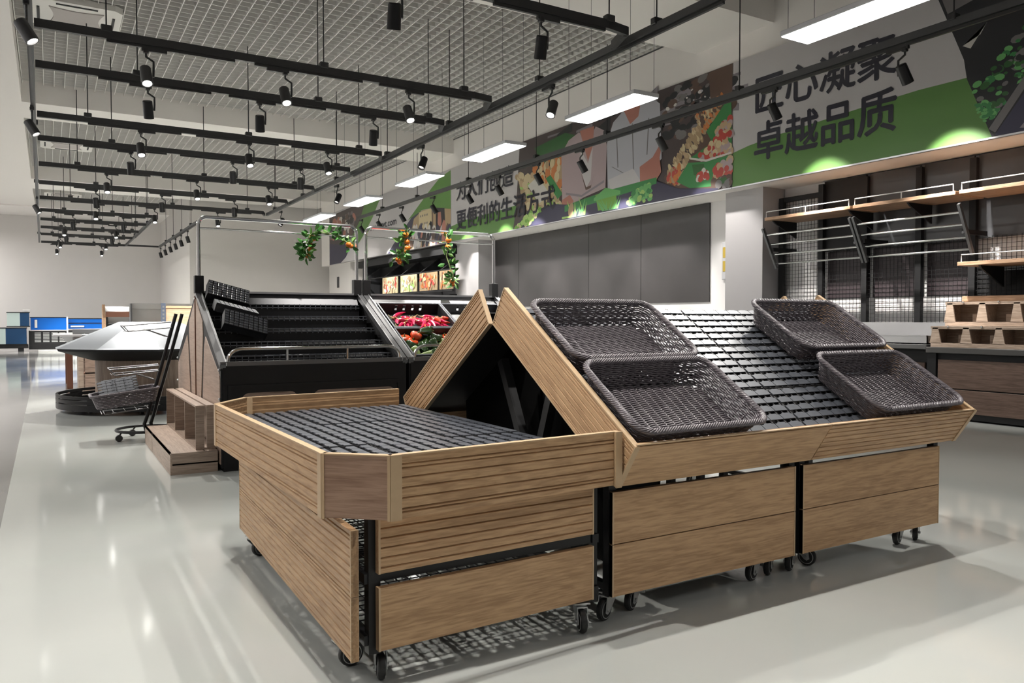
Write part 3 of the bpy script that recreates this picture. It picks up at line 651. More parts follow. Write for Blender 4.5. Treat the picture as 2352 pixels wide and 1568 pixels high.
# ------------------------------------------------------------------ slanted picture shelf under the farthest banner
t = Thing('slanted_wall_display', 'black slanted wall display with food pictures under the farthest banner', 'display', (10.6, 25, 1.0))
b = mb().box((10.95, 20.9, .0), (11.04, 29.0, 3.52)); b.box((10.2, 20.9, 3.25), (11.0, 28.9, 3.5)); t.part('back', b, black_m)
t.part('end_panel', mb().box((10.3, 28.4, 0), (11.0, 28.5, 3.25)), charcoal)
t.part('base', mb().box((10.25, 20.9, 0.0), (10.95, 28.4, 2.05)), black_m)
pic = [(['cream','tan','red','pale'], 26.2, 24.8), (['cream','pale','tan','leaf2'], 24.55, 23.2), (['red','orange','tan','cream'], 22.98, 21.65), (['orange','tan','cream','brown'], 21.5, 20.6)]
for cols, ya, yb in pic:
    P = Print(); P.b = mb(); P.b.cur = PK.index(cols[0] if cols[0] in ('tan', 'cream') else 'tan'); P.b.box((10.205, yb, 2.2), (10.235, ya, 2.76))
    rnd = random.Random(int(ya*10))
    for k in range(60):
        y = rnd.uniform(yb+.1, ya-.1); z = rnd.uniform(2.28, 2.68); P.b.cur = PK.index(rnd.choice(cols)); r_ = rnd.uniform(.05, .13); a = rnd.uniform(0, 3); X = 10.2045-.0004*k
        pts = [(y+r_*math.cos(q)*math.cos(a)-r_*.5*math.sin(q)*math.sin(a), z+r_*math.cos(q)*math.sin(a)+r_*.5*math.sin(q)*math.cos(a)) for q in [2*math.pi*j/9 for j in range(9)]]
        pts = [(min(max(u, yb), ya), min(max(v, 2.2), 2.76)) for u, v in pts]
        P.b.add([(X, u, v) for u, v in reversed(pts)], [tuple(range(9))])
    t.part('food_picture', P.b, PM, smooth=False)
for y in (28.3, 26.25, 24.68, 23.1, 21.58):
    t.part('sloped_divider', mb().prism([(10.95, 3.25), (10.28, 3.25), (10.90, 2.76), (10.95, 2.7)] if False else [(10.95, 3.25), (10.95, 2.72), (10.24, 2.76)], lambda u,v,q:(u,q,v), y-.02, y+.02), charcoal)
    t.part('edge_bar', mb().bar((10.24, y, 2.76), (10.93, y, 3.25), .04, .03), grey_frame)
t.part('shelf_lip', mb().box((10.19, 20.6, 2.13), (10.25, 26.3, 2.19)), black_m)
t.part('shelf_lip', mb().box((10.2, 20.6, 2.765), (10.25, 28.3, 2.80)), black_m)

# ------------------------------------------------------------------ shared builders for the sales fixtures
def groove(b, frame, L, H, T, zs, g=.007, dp=.007):
    """board L long, H high, T thick whose front face carries V grooves at heights zs"""
    prof = [(0, 0), (0, T)]
    for z in zs: prof += [(z-g/2, T), (z, T-dp), (z+g/2, T)]
    prof += [(H, T), (H, 0)]
    n = len(prof); m = len(b.v)
    vs = [frame(0, v, t) for v, t in prof] + [frame(L, v, t) for v, t in prof]
    fs = [(i, (i+1) % n, n+(i+1) % n, n+i) for i in range(n)]
    # end caps: split into quads so that grooves stay open
    fs += [tuple(range(n)), tuple(range(2*n-1, n-1, -1))]
    b.add(vs, fs)
def seg_frame(p, q, z0, out):
    P, Q = Vector((*p, 0)), Vector((*q, 0)); d = (Q-P).normalized(); o = Vector((*out, 0)).normalized()
    o = (o - d*o.dot(d)).normalized()
    return (lambda l, v, t: P + d*l + o*t + Vector((0, 0, z0+v))), (Q-P).length
def wheel_caster(t, x, y, ang, parent=None, brake=False, z=.0, r=.048):
    d = Vector((math.cos(ang), math.sin(ang), 0)); n = Vector((-d.y, d.x, 0)); c = Vector((x, y, z+r))
    b = mb(); top = Vector((x, y, 0)) + d*.03
    b.M = Matrix.Translation((top.x, top.y, 0)) @ Matrix.Rotation(ang, 4, 'Z')
    b.box((-.042, -.034, z+.118), (.042, .034, z+.125), .002); b.lathe([(.028, z+.104), (.032, z+.110), (.028, z+.119)], 14)
    for s in (-1, 1):
        b.prism([(-.05, z+.040), (-.035, z+.030), (-.022, z+.036), (.035, z+.095), (.038, z+.108), (-.036, z+.108), (-.044, z+.075)], lambda u, v, q: (u, q, v), s*.021-.0015, s*.021+.0015)
    b.box((-.036, -.0225, z+.103), (.038, .0225, z+.108)); b.tube([(-.03, -.028, z+r), (-.03, .028, z+r)], .008, 8)
    if brake: b.prism([(-.02, z+.10), (.06, z+.085), (.085, z+.05), (.079, z+.047), (.055, z+.078), (-.02, z+.092)], lambda u, v, q: (u, q, v), -.018, .018)
    f = t.part('caster', b, zinc)
    b = mb(); M = Matrix.Translation(c) @ Matrix.Rotation(ang, 4, 'Z') @ Matrix.Rotation(math.pi/2, 4, 'X')
    b.lathe([(.012, -.015), (.036, -.015), (.038, -.013), (.046, -.011), (r, -.005), (r, .005), (.046, .011), (.038, .013), (.036, .015), (.012, .015)], 22, M)
    w = t.part('wheel', b, rubber, parent=f, angle=50)
    b = mb()
    for s in (-1, 1): b.lathe([(.034, s*.0155), (.0375, s*.0155), (.0375, s*.0145)], 22, M, cap=False)
    t.part('wheel_ring', b, zinc, parent=f); return f
# --- lattice tray: 8 x 6 notched plates on a rib grid (one mesh, shared by every copy)
def tray_mesh(name, nx, ny, px=.0938, py=.0642):
    b = mb(); th = .005
    for i in range(nx):
        for j in range(ny):
            x0, x1 = i*px+.0025, (i+1)*px-.0025; y0, y1 = j*py+.0105, (j+1)*py-.0105
            P = [(x0, y0), (x1, y0), (x1, y1-.009), (x1-.012, y1-.009), (x1-.017, y1), (x0+.022, y1), (x0+.018, y1-.007), (x0, y1-.007)]
            b.prism(P, lambda u, v, q: (u, v, q), -th, 0)
    X, Y = nx*px, ny*py; b.cur = 1
    for i in range(nx+1): b.box((min(max(i*px-.004, 0), X-.008), 0, -.026), (min(max(i*px-.004, 0), X-.008)+.008, Y, -.0055))
    for i in range(nx): b.box((i*px+px*.5-.004, 0, -.014), (i*px+px*.5+.004, Y, -.0055))
    for j in range(ny): b.box((0, (j+.5)*py-.005, -.020), (X, (j+.5)*py+.005, -.0055))
    for y in (0, Y-.005): b.box((0, y, -.028), (X, y+.005, -.007))
    return b.mesh(name, [plastic, plastic_d], None, False)
TRAY = tray_mesh('lattice_tray', 8, 6); TRAY_S = tray_mesh('lattice_tray_short', 4, 6)
def tray(label, loc, rot, group, me=None):
    o = bpy.data.objects.new('lattice_tray', me or TRAY); COL.objects.link(o); o.location = loc; o.rotation_euler = rot
    return tag(o, label, 'tray', group)

# ------------------------------------------------------------------ low promotional table
t = Thing('display_table', 'low oak-look sales table on casters with a raised grooved rim, in front on the left', 'table', (1.4, 3.6, 0))
RZ0, RH = .625, .215
NL, NC, FR, BR, BC, BL = (.79, 2.60), (.975, 2.44), (1.995, 2.50), (1.97, 4.80), (.975, 4.72), (.76, 4.43)
def rim(p, q, out, zs, m, T=.024, inner=False):
    fr, L = seg_frame(p, q, RZ0, out); b = mb()
    groove(b, (lambda l, v, tt: fr(l, v, tt-T)), L, RH, T, zs)
    if inner: groove(b, (lambda l, v, tt: fr(l, v, -tt-T+.006)), L, RH, .006, zs)
    o = t.part('rim_board', b, m)
    b = mb(); A = fr(0, RH+.002, -T/2); B = fr(L, RH+.002, -T/2); b.bar(A, B, T+.003, .005); t.part('rim_edging', b, oak_edge, parent=o)
    return fr, L
gl = [.022, .034, .07, .105, .14, .172, .186]
rim(NL, BL, (-1, 0), gl, oak_y); rim(NC, NL, (-1, -1), [], red_oak); rim(NC, FR, (0, -1), gl, oak_x)
rim(BL, BC, (-1, 1), gl, oak_y, inner=True); rim(BC, BR, (0, 1), gl, oak_x, inner=True)
for (p, a, c) in ((NL, (0, 1), (.55, -.48)), (NC, (1, .06), (-.75, .65)), (BC, (1, .08), (-.6, -.7)), (BL, (0, -1), (.6, .7))):
    b = mb()
    for d in (a, c):
        D = Vector((*d, 0)).normalized(); ctr = Vector((1.4, 3.6, 0)) - Vector((*p, 0)); n = Vector((-D.y, D.x, 0)); n = n if n.dot(ctr) < 0 else -n
        w = .042 if d == a else .010
        P0 = Vector((*p, 0)); b.prism([(0, RZ0-.004), (w, RZ0-.004), (w, RZ0+RH+.004), (0, RZ0+RH+.004)], lambda u, v, q: P0 + D*u + n*q + Vector((0, 0, v)), -.026, .003)
    t.part('corner_trim', b, oak_edge)
b = mb(); b.box((1.965, 2.485, RZ0-.004), (1.998, 2.503, RZ0+RH+.004)); t.part('end_trim', b, oak_edge); b = mb(); b.box((1.955, 4.778, RZ0-.004), (1.972, 4.803, RZ0+RH+.004)); t.part('end_trim', b, oak_edge)
# side and front boards
def board(th, p, q, out, z0, z1, zs, m, T=.026, edge=True, name='panel_board'):
    fr, L = seg_frame(p, q, z0, out); b = mb(); groove(b, (lambda l, v, tt: fr(l, v, tt-T)), L, z1-z0, T, zs); o = th.part(name, b, m)
    if edge:
        for l0 in (0, L-.008): th.part('board_edging', mb().prism([(l0, -T-.001), (l0+.008, -T-.001), (l0+.008, .0015), (l0, .0015)], lambda u, v, q: fr(u, q, v), -.001, z1-z0+.001), oak_edge, parent=o)
    return o
side_z = [.015, .045, .075, .105, .135, .165, .195, .21]
board(t, (.873, 2.545), (.907, 4.53), (-1, 0), .125, .346, side_z, oak_y); board(t, (.873, 2.545), (.907, 4.53), (-1, 0), .351, .578, side_z, oak_y)
board(t, (.978, 2.562), (1.935, 2.592), (0, -1), .134, .357, [], oak_x); board(t, (.978, 2.562), (1.935, 2.592), (0, -1), .408, .61, [.02, .055, .09, .125, .16], oak_x)
for (x, y) in ((.975, 2.615), (1.95, 2.64), (.955, 4.5), (1.93, 4.6), (.955, 3.6), (1.95, 3.6)): t.part('post', mb().box((x-.022, y-.022, .115), (x+.022, y+.022, .70)), black)
b = mb()
for z in (.165, .385, .69):
    for y in (2.625, 3.6, 4.55): b.box((.955, y-.018, z-.018), (1.955, y+.018, z+.018))
    for x in (.955, 1.95): b.box((x-.016, 2.6, z-.018), (x+.016, 4.6, z+.018))
t.part('frame', b, black)
for z in (.165, .42):
    b = mb(); y = 2.64
    while y < 4.6: b.box((.938, y-.002, z-.002), (1.95, y+.002, z+.002)); y += .05
    x = .942
    while x < 1.95: b.box((x-.002, 2.63, z-.006), (x+.002, 4.6, z-.002)); x += .05
    t.part('wire_shelf', b, black_m, smooth=False)
b = mb()
for y in (2.56, 2.98, 3.22, 3.6, 3.96, 4.3, 4.66): b.box((.98 if y < 2.7 or y > 4.5 else .83, y-.015, .695), (1.965, y+.015, .722))
for x in (.82, 1.2, 1.58, 1.955): b.box((x-.012, 2.62, .668), (x+.012, 4.5, .695))
t.part('tray_support', b, black)
wheel_caster(t, 1.014, 2.638, R(75)); wheel_caster(t, .957, 2.80, R(185)); wheel_caster(t, 1.885, 2.606, R(70)); wheel_caster(t, .98, 4.37, R(200)); wheel_caster(t, 1.9, 4.45, R(30))
rows = ('front', 'middle', 'back'); cols3 = ('left', 'middle', 'right')
for j, y in enumerate((2.535, 3.255, 3.975)):
    for i in range(3):
        o = tray('black lattice tray on the low table, %s row, %s column' % (rows[j], cols3[i]), (.815+(i+1)*.387, y if (i, j) != (0, 0) else 2.665, .751+(.004 if (i+j) % 2 else 0)), (0, 0, math.pi/2), 'lattice trays on the low table')
        o.scale = (.953 if (i, j) != (0, 0) else .775, 1, 1)

# ------------------------------------------------------------------ sloped A-shaped bins, front pair and back pair
cs, sn = math.cos(SL), math.sin(SL)
def SP(x, s, off, back=False):
    y = 2.44 + s*cs - off*sn; z = .80 + s*sn + off*cs
    return Vector((x, 7.2-y if back else y, z))
def sloped_bin(label, xa, xb, back, end_left, end_right, grooves, casters):
    t = Thing('sloped_bin', label, 'display stand', ((xa+xb)/2, 4.5 if back else 2.9, 0), group='sloped sales bins')
    K = lambda y: 7.2-y if back else y
    osl = oak_t if back else oak_s; oy = 1 if back else -1
    # front rail, square to the slope
    b = mb(); T = .024
    groove(b, lambda l, v, tt: SP(xa+l, -tt+.0, -.215+v, back), xb-xa, .215, T, grooves); o = t.part('front_rail', b, oak_x)
    b = mb(); b.bar(SP(xa, -.012, .002, back), SP(xb, -.012, .002, back), .03, .005, up=(0, 0, 1)); t.part('rail_edging', b, oak_edge, parent=o)
    gs = [.012, .024, .055, .085, .115, .145, .175, .19, .203]
    for on, x, s in ((end_left, xa+.012, -1), (end_right, xb-.012, 1)):
        if not on: continue
        b = mb(); groove(b, lambda l, v, tt: SP(x+s*tt, l-.024, -.215+v, back), 1.238, .215, .022, gs); o = t.part('end_board', b, osl)
        b = mb(); b.bar(SP(x+s*.011, -.026, .002, back), SP(x+s*.011, 1.216, .002, back), .026, .006); b.bar(SP(x+s*.011, -.026, -.217, back), SP(x+s*.011, 1.216, -.217, back), .026, .006)
        b.bar(SP(x+s*.011, 1.215, 0.003, back), SP(x+s*.011, 1.215, -.217, back), .026, .006); b.bar(SP(x+s*.011, -.026, 0.003, back), SP(x+s*.011, -.026, -.217, back), .028, .006); t.part('board_edging', b, oak_edge, parent=o)
    # boards under the rail
    if not back:
        for z0, z1 in ((.12, .341), (.346, .567)): board(t, (xa+.02, 2.60), (xb-.03, 2.60), (0, -1), z0, z1, [], oak_x)
    else:
        for z0, z1 in ((.12, .341), (.346, .567)): board(t, (xa+.02, 4.60), (xb-.03, 4.60), (0, 1), z0, z1, [], oak_x)
    b = mb()
    for x in (xa+.035, xb-.035):
        xi = x + (.36 if x < (xa+xb)/2 else 0)
        b.box((x-.02, K(2.64)-.02, .115), (x+.02, K(2.64)+.02, .66)); b.box((xi-.02, K(3.50)-.02, .115), (xi+.02, K(3.50)+.02, 1.12))
        b.bar(SP(x, .02, -.15, back), SP(x, 1.14, -.15, back), .035, .03); b.bar((x, K(2.64), .15), (x, K(3.5), .15), .03, .03)
    for z in (.135, .60): b.box((xa+.03, K(2.64)-.015, z-.015), (xb-.03, K(2.64)+.015, z+.015))
    for z in (.135, .55, 1.12): b.box((xa+.39, K(3.5)-.015, z-.015), (xb-.03, K(3.5)+.015, z+.015))
    t.part('frame', b, black)
    if end_left:
        p0, p1 = SP(0, .16, -.145, back), SP(0, 1.17, -.145, back)
        t.part('shade_panel', mb().prism([(K(2.70), .10), (p0.y, p0.z), (p1.y, p1.z), (K(3.58), .10)], lambda u, v, q: (q, u, v), xa+.33, xa+.345), void)  # sheet added to make the open end look dark inside
        x = xa+.26; z0, z1 = ((1.02, .80), (.80, .60)); b = mb()
        if back: b.bar((x, 3.94, 1.06), (x, 3.70, .60), .05, .05)
        else: b.bar((x, 3.36, 1.06), (x, 3.53, .60), .05, .05)
        t.part('strut', b, rail_b)
    b = mb(); P = [SP(xa+.02, .0, -.135, back), SP(xb-.02, .0, -.135, back), SP(xb-.02, 1.20, -.135, back), SP(xa+.02, 1.20, -.135, back)]; n = SP(0, 0, -.006, back)-SP(0, 0, 0, back)
    b.add(P + [p+n for p in P], [(0,1,2,3), (7,6,5,4), (0,4,5,1), (1,5,6,2), (2,6,7,3), (3,7,4,0)]); t.part('tray_sheet', b, black_m)  # solid sheet added to keep light out of the space below
    for x, y, a, br in casters: wheel_caster(t, x, K(y), a, brake=br)
    return t
sloped_bin('left sloped oak-look bin on casters, facing the viewer', 2.018, 3.218, False, True, False, [], [(2.045, 2.665, R(20), False), (2.222, 2.70, R(25), True), (2.99, 2.70, R(15), True), (3.13, 2.72, R(30), False), (2.2, 3.5, R(80), False), (3.05, 3.5, R(60), False)])
sloped_bin('right sloped oak-look bin on casters, with grooved front rail', 3.224, 4.452, False, False, True, [.02, .05, .08, .11, .14, .17, .195], [(3.28, 2.71, R(25), False), (3.43, 2.72, R(110), True), (4.20, 2.71, R(15), False), (4.375, 2.71, R(30), False), (3.5, 3.5, R(80), False), (4.3, 3.5, R(60), False)])
sloped_bin('left sloped bin of the back pair, leaning against the front pair', 2.018, 3.218, True, True, False, [], [(2.1, 2.7, R(20), False), (3.1, 2.7, R(10), False)])
sloped_bin('right sloped bin of the back pair, only its peak showing', 3.224, 4.452, True, False, True, [], [(3.3, 2.7, R(20), False), (4.3, 2.7, R(10), False)])
lv = ('lowest', 'middle', 'top')
for k in range(3):
    for x, w, me in ((2.05, 'under the left wicker baskets', TRAY_S), (2.47, 'left of the seam', TRAY), (3.235, 'right of the seam', TRAY), (3.99, 'under the right wicker baskets', TRAY_S)):
        tray('black lattice tray on the sloped bins, %s row, %s' % (lv[k], w), SP(x, .02+k*.392, -.097 + (.003 if me is TRAY and x < 3 else 0)), (SL, 0, 0), 'lattice trays on the sloped bins', me)

# ------------------------------------------------------------------ wicker baskets
def rrect(w, l, r, step):
    pts = []; hw, hl = w/2-r, l/2-r
    def line(a, b):
        n = max(1, int(math.hypot(b[0]-a[0], b[1]-a[1])/step)); return [(a[0]+(b[0]-a[0])*i/n, a[1]+(b[1]-a[1])*i/n) for i in range(n)]
    def arc(cx, cy, a0):
        n = max(3, int(r*math.pi/2/step)); return [(cx+r*math.cos(a0+math.pi/2*i/n), cy+r*math.sin(a0+math.pi/2*i/n)) for i in range(n)]
    pts += line((-hw, -l/2), (hw, -l/2)) + arc(hw, -hl, -math.pi/2) + line((w/2, -hl), (w/2, hl)) + arc(hw, hl, 0)
    pts += line((hw, l/2), (-hw, l/2)) + arc(-hw, hl, math.pi/2) + line((-w/2, hl), (-w/2, -hl)) + arc(-hw, -hl, math.pi)
    return pts
def basket_meshes(w, l, d, step=.0125, seed=3):
    rnd = random.Random(seed)
    out = []
    w0, l0 = w-.10, l-.09
    b = mb()   # side weave
    nrow = int(d/.0104)
    for k in range(nrow):
        f = (k+.5)/nrow; ww, ll = w0+(w-.03-w0)*f, l0+(l-.03-l0)*f
        base = rrect(ww, ll, .07, step); m = len(base); P = []
        for i, (x, y) in enumerate(base):
            x1, y1 = base[(i+1) % m]; x2, y2 = base[i-1]; tx, ty = x1-x2, y1-y2; q = math.hypot(tx, ty)
            a = .0036*math.sin(math.pi*i/2.0 + math.pi*(k // 2 % 2)); g = rnd.uniform(-.0012, .0012)
            P.append((x+ty/q*a, y-tx/q*a, .008+f*(d-.016)+g))
        b.tube(P, .0047, 5, closed=True)
    A0, A1 = rrect(w0, l0, .07, .005), rrect(w-.03, l-.03, .07, .005)
    for i in range(44):
        (x0, y0), (x1, y1) = A0[int(i/44*len(A0))], A1[int(i/44*len(A1))]; b.tube([(x0, y0, .004), (x1, y1, d)], .004, 4)
    out.append(b)
    b = mb()   # woven floor
    y = -l0/2+.01; k = 0; st = .05
    while y < l0/2-.008:
        hx = w0/2 - (.03 if abs(y) > l0/2-.04 else 0); n = int(2*hx/.0125)
        P = []
        for i in range(n+1):
            xx = -hx+2*hx*i/n; ph = (xx/st) % 1.0; hump = math.sin(math.pi*min(1, ph*1.25))
            P.append((xx, y-.004*hump, .003+.009*hump))
        b.tube(P, .0046, 5); y += .0132; k += 1
    x = -w0/2+.025
    while x < w0/2: b.tube([(x, -l0/2+.01, .006), (x, l0/2-.01, .006)], .004, 4); x += st
    out.append(b)
    b = mb()   # rope rim
    base = rrect(w-.012, l-.012, .075, .011); m = len(base); turns = round(m*.011/.10)
    for s in range(7):
        P = []
        for i, (x, y) in enumerate(base):
            x1, y1 = base[(i+1) % m]; x2, y2 = base[i-1]; tx, ty = x1-x2, y1-y2; q = math.hypot(tx, ty)
            a = 2*math.pi*(turns*i/m + s/7); rr = .0125
            P.append((x+ty/q*rr*math.cos(a), y-tx/q*rr*math.cos(a), d-.004+rr*.8*math.sin(a)))
        b.tube(P, .0044, 5, closed=True)
    out.append(b); return out
def basket(name, label, meshes, loc, rot, group, m=None):
    t = Thing(name, label, 'basket', loc, rot, group)
    for nm, me in zip(('side_weave', 'woven_floor', 'rope_rim'), meshes): t.pobj(nm, me)
    return t
BK = [b.mesh('wicker', wicker_m, None, True, 80) for b in basket_meshes(.77, .505, .130)]
for x, s, lab in ((2.425, .785, 'dark wicker basket at the top of the left sloped bin, its wall against the peak'), (2.425, .262, 'dark wicker basket at the bottom of the left sloped bin, beside the grooved end board'),
                  (4.012, .825, 'dark wicker basket at the top of the right sloped bin'), (4.005, .262, 'dark wicker basket at the bottom right corner of the sloped bins')):
    basket('wicker_basket', lab, BK, SP(x, s, -.087), (SL, 0, 0), 'dark wicker baskets on the sloped bins')

# ------------------------------------------------------------------ black double-sided produce displays
SD = math.atan2(.66, 1.27); cd, sd = math.cos(SD), math.sin(SD); YF, ZF, YA, ZA = 6.93, .905, 8.2, 1.565
def DP(x, s, off): return Vector((x, YF + s*cd - off*sd, ZF + s*sd + off*cd))
LEN = math.hypot(YA-YF, ZA-ZF)
def produce_display(label, xa, xb, side_panel, steps):
    t = Thing('produce_display', label, 'display stand', ((xa+xb)/2, 8.2, 0), group='black double-sided produce displays')
    yb = 2*YA-YF
    b = mb(); outline = [(YF+.01, .03), (YF+.01, ZF), (YA, ZA), (yb-.01, ZF), (yb-.01, .03)]
    for x0, x1 in ((xa+.006, xa+.02), (xb-.02, xb-.006)): t.part('side_wall', mb().prism(outline, lambda u, v, q: (q, u, v), x0, x1), black_m)
    if side_panel:
        def pan(poly): t.part('side_panel', mb().prism(poly, lambda u, v, q: (q, u, v), xa, xa+.008), walnut)
        c = YA
        for s in (-1, 1):
            pan([(c+s*.02, .10), (c+s*.02, 1.50), (c+s*.40, 1.28), (c+s*.42, 1.16), (c+s*.20, .12)])
            pan([(c+s*.26, .06), (c+s*.48, 1.04), (c+s*.55, 1.14), (c+s*1.22, .82), (c+s*1.235, .78), (c+s*1.235, .06)])
        b = mb()
        for y, z in ((YF+.03, .87), (yb-.03, .87), (YF+.03, .62), (yb-.03, .62), (YA, 1.5), (YA, .45)): b.ball((xa-.004, y, z), .011, 8, 6)
        t.part('screw_cap', b, steel)
        b = mb(); b.bar((xa-.001, YA, .05), (xa-.001, YA, 1.53), .022, .014, up=(1, 0, 0)); t.part('side_strip', b, brown)
    t.part('front_case', mb().box((xa+.02, YF, .10), (xb-.02, YF+.05, ZF-.005)), black); t.part('rear_case', mb().box((xa+.02, yb-.05, .10), (xb-.02, yb, ZF-.005)), black)
    for x in (xa+.02, xb-.14):
        for y in (YF, yb-.12): t.part('foot', mb().box((x, y, 0), (x+.12, y+.12, .10)), black)
    b = mb()   # raised frame round the two windows
    b.box((xa+.06, YF-.012, .70), (xb-.06, YF, .735)); b.box((xa+.06, YF-.012, .16), (xa+.10, YF, .70)); b.box((xb-.10, YF-.012, .16), (xb-.06, YF, .70)); b.box((xa+.06, YF-.012, .16), (xb-.06, YF, .20))
    t.part('window_frame', b, black)
    W_ = xb-xa
    for a, c in ((.10, .385), (.465, .93)):
        x0, x1, z0, z1, r_ = xa+W_*a, xa+W_*c, .24, .665, .07; P = []
        for cx, cz, a0 in ((x1-r_, z1-r_, 0), (x0+r_, z1-r_, 90), (x0+r_, z0+r_, 180), (x1-r_, z0+r_, 270)):
            P += [(cx+r_*math.cos(R(a0+q*18)), cz+r_*math.sin(R(a0+q*18))) for q in range(6)]
        t.part('front_window', mb().prism(P, lambda u, v, q: (u, q, v), YF-.006, YF+.002), walnut_x)
    # steel surround of the sloped top
    b = mb()
    for x in (xa+.02, xb-.02): b.bar(DP(x, -.01, .0), DP(x, LEN, .0), .05, .03)
    b.bar(DP(xa, .015, -.005), DP(xb, .015, -.005), .03, .06); t.part('slope_frame', b, grey_frame)
    b = mb(); b.bar(DP(xa+.05, .0, .0), DP(xa+.05, LEN, .0), .010, .05); b.bar(DP(xb-.05, .0, .0), DP(xb-.05, LEN, .0), .010, .05)
    b.bar((xa+.0, YA, ZA+.005), (xb, YA, ZA+.005), .07, .02); b.bar(DP(xa+.06, .055, -.03), DP(xb-.06, .055, -.03), .03, .012); t.part('steel_edging', b, steel)
    b = mb(); b.add([DP(xa+.05, LEN-.0, -.01), DP(xb-.05, LEN, -.01), DP(xb-.05, LEN-.11, -.07), DP(xa+.05, LEN-.11, -.07)], [(0,1,2,3)])
    t.part('steel_lining', b, steel_d if steps else steel)
    b = mb(); P = [DP(xa+.05, .03, -.17), DP(xb-.05, .03, -.17), DP(xb-.05, LEN, -.17), DP(xa+.05, LEN, -.17)]; n = DP(0, 0, -.01)-DP(0, 0, 0)
    b.add(P + [p+n for p in P], [(0,1,2,3), (7,6,5,4), (0,4,5,1), (1,5,6,2), (2,6,7,3), (3,7,4,0)]); t.part('sloped_floor', b, black_m)
    b = mb(); b.add([(xa+.02, YA, ZA), (xb-.02, YA, ZA), (xb-.02, yb, ZF), (xa+.02, yb, ZF)], [(0,1,2,3)]); t.part('rear_slope', b, black_m)
    if steps:
        for k, s in enumerate((.245, .505, .765, 1.025, 1.285)):
            p = DP(0, s, -.055); b = mb(); b.box((xa+.06, p.y, p.z-.15), (xb-.06, p.y+.01, p.z-.03)); b.box((xa+.06, p.y, p.z-.034), (xb-.06, p.y+.235, p.z-.03)); o = t.part('step_shelf', b, black)
            b = mb(); x = xa+.065
            for zz, yy in ((p.z, .004), (p.z-.028, -.004)): b.box((xa+.06, p.y+yy-.004, zz-.004), (xb-.06, p.y+yy+.004, zz+.004))
            while x < xb-.06:
                b.box((x-.0035, p.y-.008, p.z-.045), (x+.0035, p.y+.0, p.z+.006)); b.box((x-.0035, p.y-.004, p.z-.002), (x+.0035, p.y+.22, p.z+.004)); x += .055
            for q in (.055, .11, .165, .22): b.box((xa+.06, p.y+q-.0035, p.z-.003), (xb-.06, p.y+q+.0035, p.z+.002))
            t.part('lattice_edge', b, plastic, parent=o, smooth=False)
    # guard rail
    yr, z0 = YF+.03, ZF+.025; r_ = .12; P = [(xa+.07, yr, z0)]
    P += [(xa+.07+r_*(1-math.cos(q)), yr-.005, z0+.02+.095*math.sin(q)) for q in [math.pi/2*j/7 for j in range(1, 8)]]
    P += [(xb-.07-r_*(1-math.cos(q)), yr-.005, z0+.02+.095*math.sin(q)) for q in [math.pi/2*j/7 for j in range(7, 0, -1)]] + [(xb-.07, yr, z0)]
    t.part('guard_rail', mb().tube(P, .015, 10), chrome)
    for q in (.335, .66): t.part('rail_post', mb().tube([(xa+W_*q, yr, z0-.03), (xa+W_*q, yr-.003, z0+.11)], .012, 8), chrome)
    # canopy
    zt = 2.31; xl, xr, rr = xa+.035, xb-.05, .08; P = [(xl, YA, ZA+.1)]
    P += [(xl+rr*(1-math.cos(q)), YA, zt-rr+rr*math.sin(q)) for q in [math.pi/2*j/6 for j in range(7)]]
    P += [(xr-rr*(1-math.cos(q)), YA, zt-rr+rr*math.sin(q)) for q in [math.pi/2*j/6 for j in range(6, -1, -1)]] + [(xr, YA, ZA+.1)]
    t.part('canopy_rail', mb().tube(P, .0185, 10), chrome); t.part('canopy_crossbar', mb().tube([(xl, YA, zt-.11), (xr, YA, zt-.11)], .009, 8), chrome)
    for x in (xl, xr): t.part('socket', mb().box((x-.042, YA-.04, ZA-.01), (x+.042, YA+.04, ZA+.165), .004), black_m)
    return t
produce_display('left black produce display with stepped lattice shelves and wood end panel', 1.24, 2.945, True, True)
produce_display('right black produce display holding vegetables, half behind the sloped bins', 2.965, 4.66, False, False)

# loose lattice crates lying askew on the left display
def lid_mesh():
    b = mb(); L, Wd, H = .40, .20, .085; b.cur = 1
    b.box((0, 0, 0), (L, .006, H)); b.box((0, Wd-.006, 0), (L, Wd, H)); b.box((0, 0, 0), (.006, Wd, H)); b.box((L-.006, 0, 0), (L, Wd, H)); b.box((0, 0, H-.02), (L, Wd, H-.014)); b.cur = 0
    nx, ny = 9, 6
    for i in range(nx):
        for j in range(ny): b.box((.004+i*L/nx, .004+j*Wd/ny, H-.012), (-.004+(i+1)*L/nx, -.004+(j+1)*Wd/ny, H), .003)
    return b.mesh('lattice_crate', [plastic, plastic_d], None, False)
LID = lid_mesh()
for s, off, tilt, dx, yaw, lab in ((1.235, -.075, 15, 1.30, 45, 'black lattice crate tipped on the top step of the left produce display'), (.93, -.05, 15, 1.335, 12, 'black lattice crate tipped on the middle steps, between two others'),
                              (.60, -.07, 15, 1.345, 45, 'black lattice crate tipped on the lower steps of the left produce display')):
    o = bpy.data.objects.new('lattice_crate', LID); COL.objects.link(o); p = DP(dx, s, off+.10)
    o.matrix_world = Matrix.Translation(p) @ Matrix.Rotation(R(tilt), 4, 'Y') @ Matrix.Rotation(R(yaw), 4, 'X'); tag(o, lab, 'crate', 'loose lattice crates')

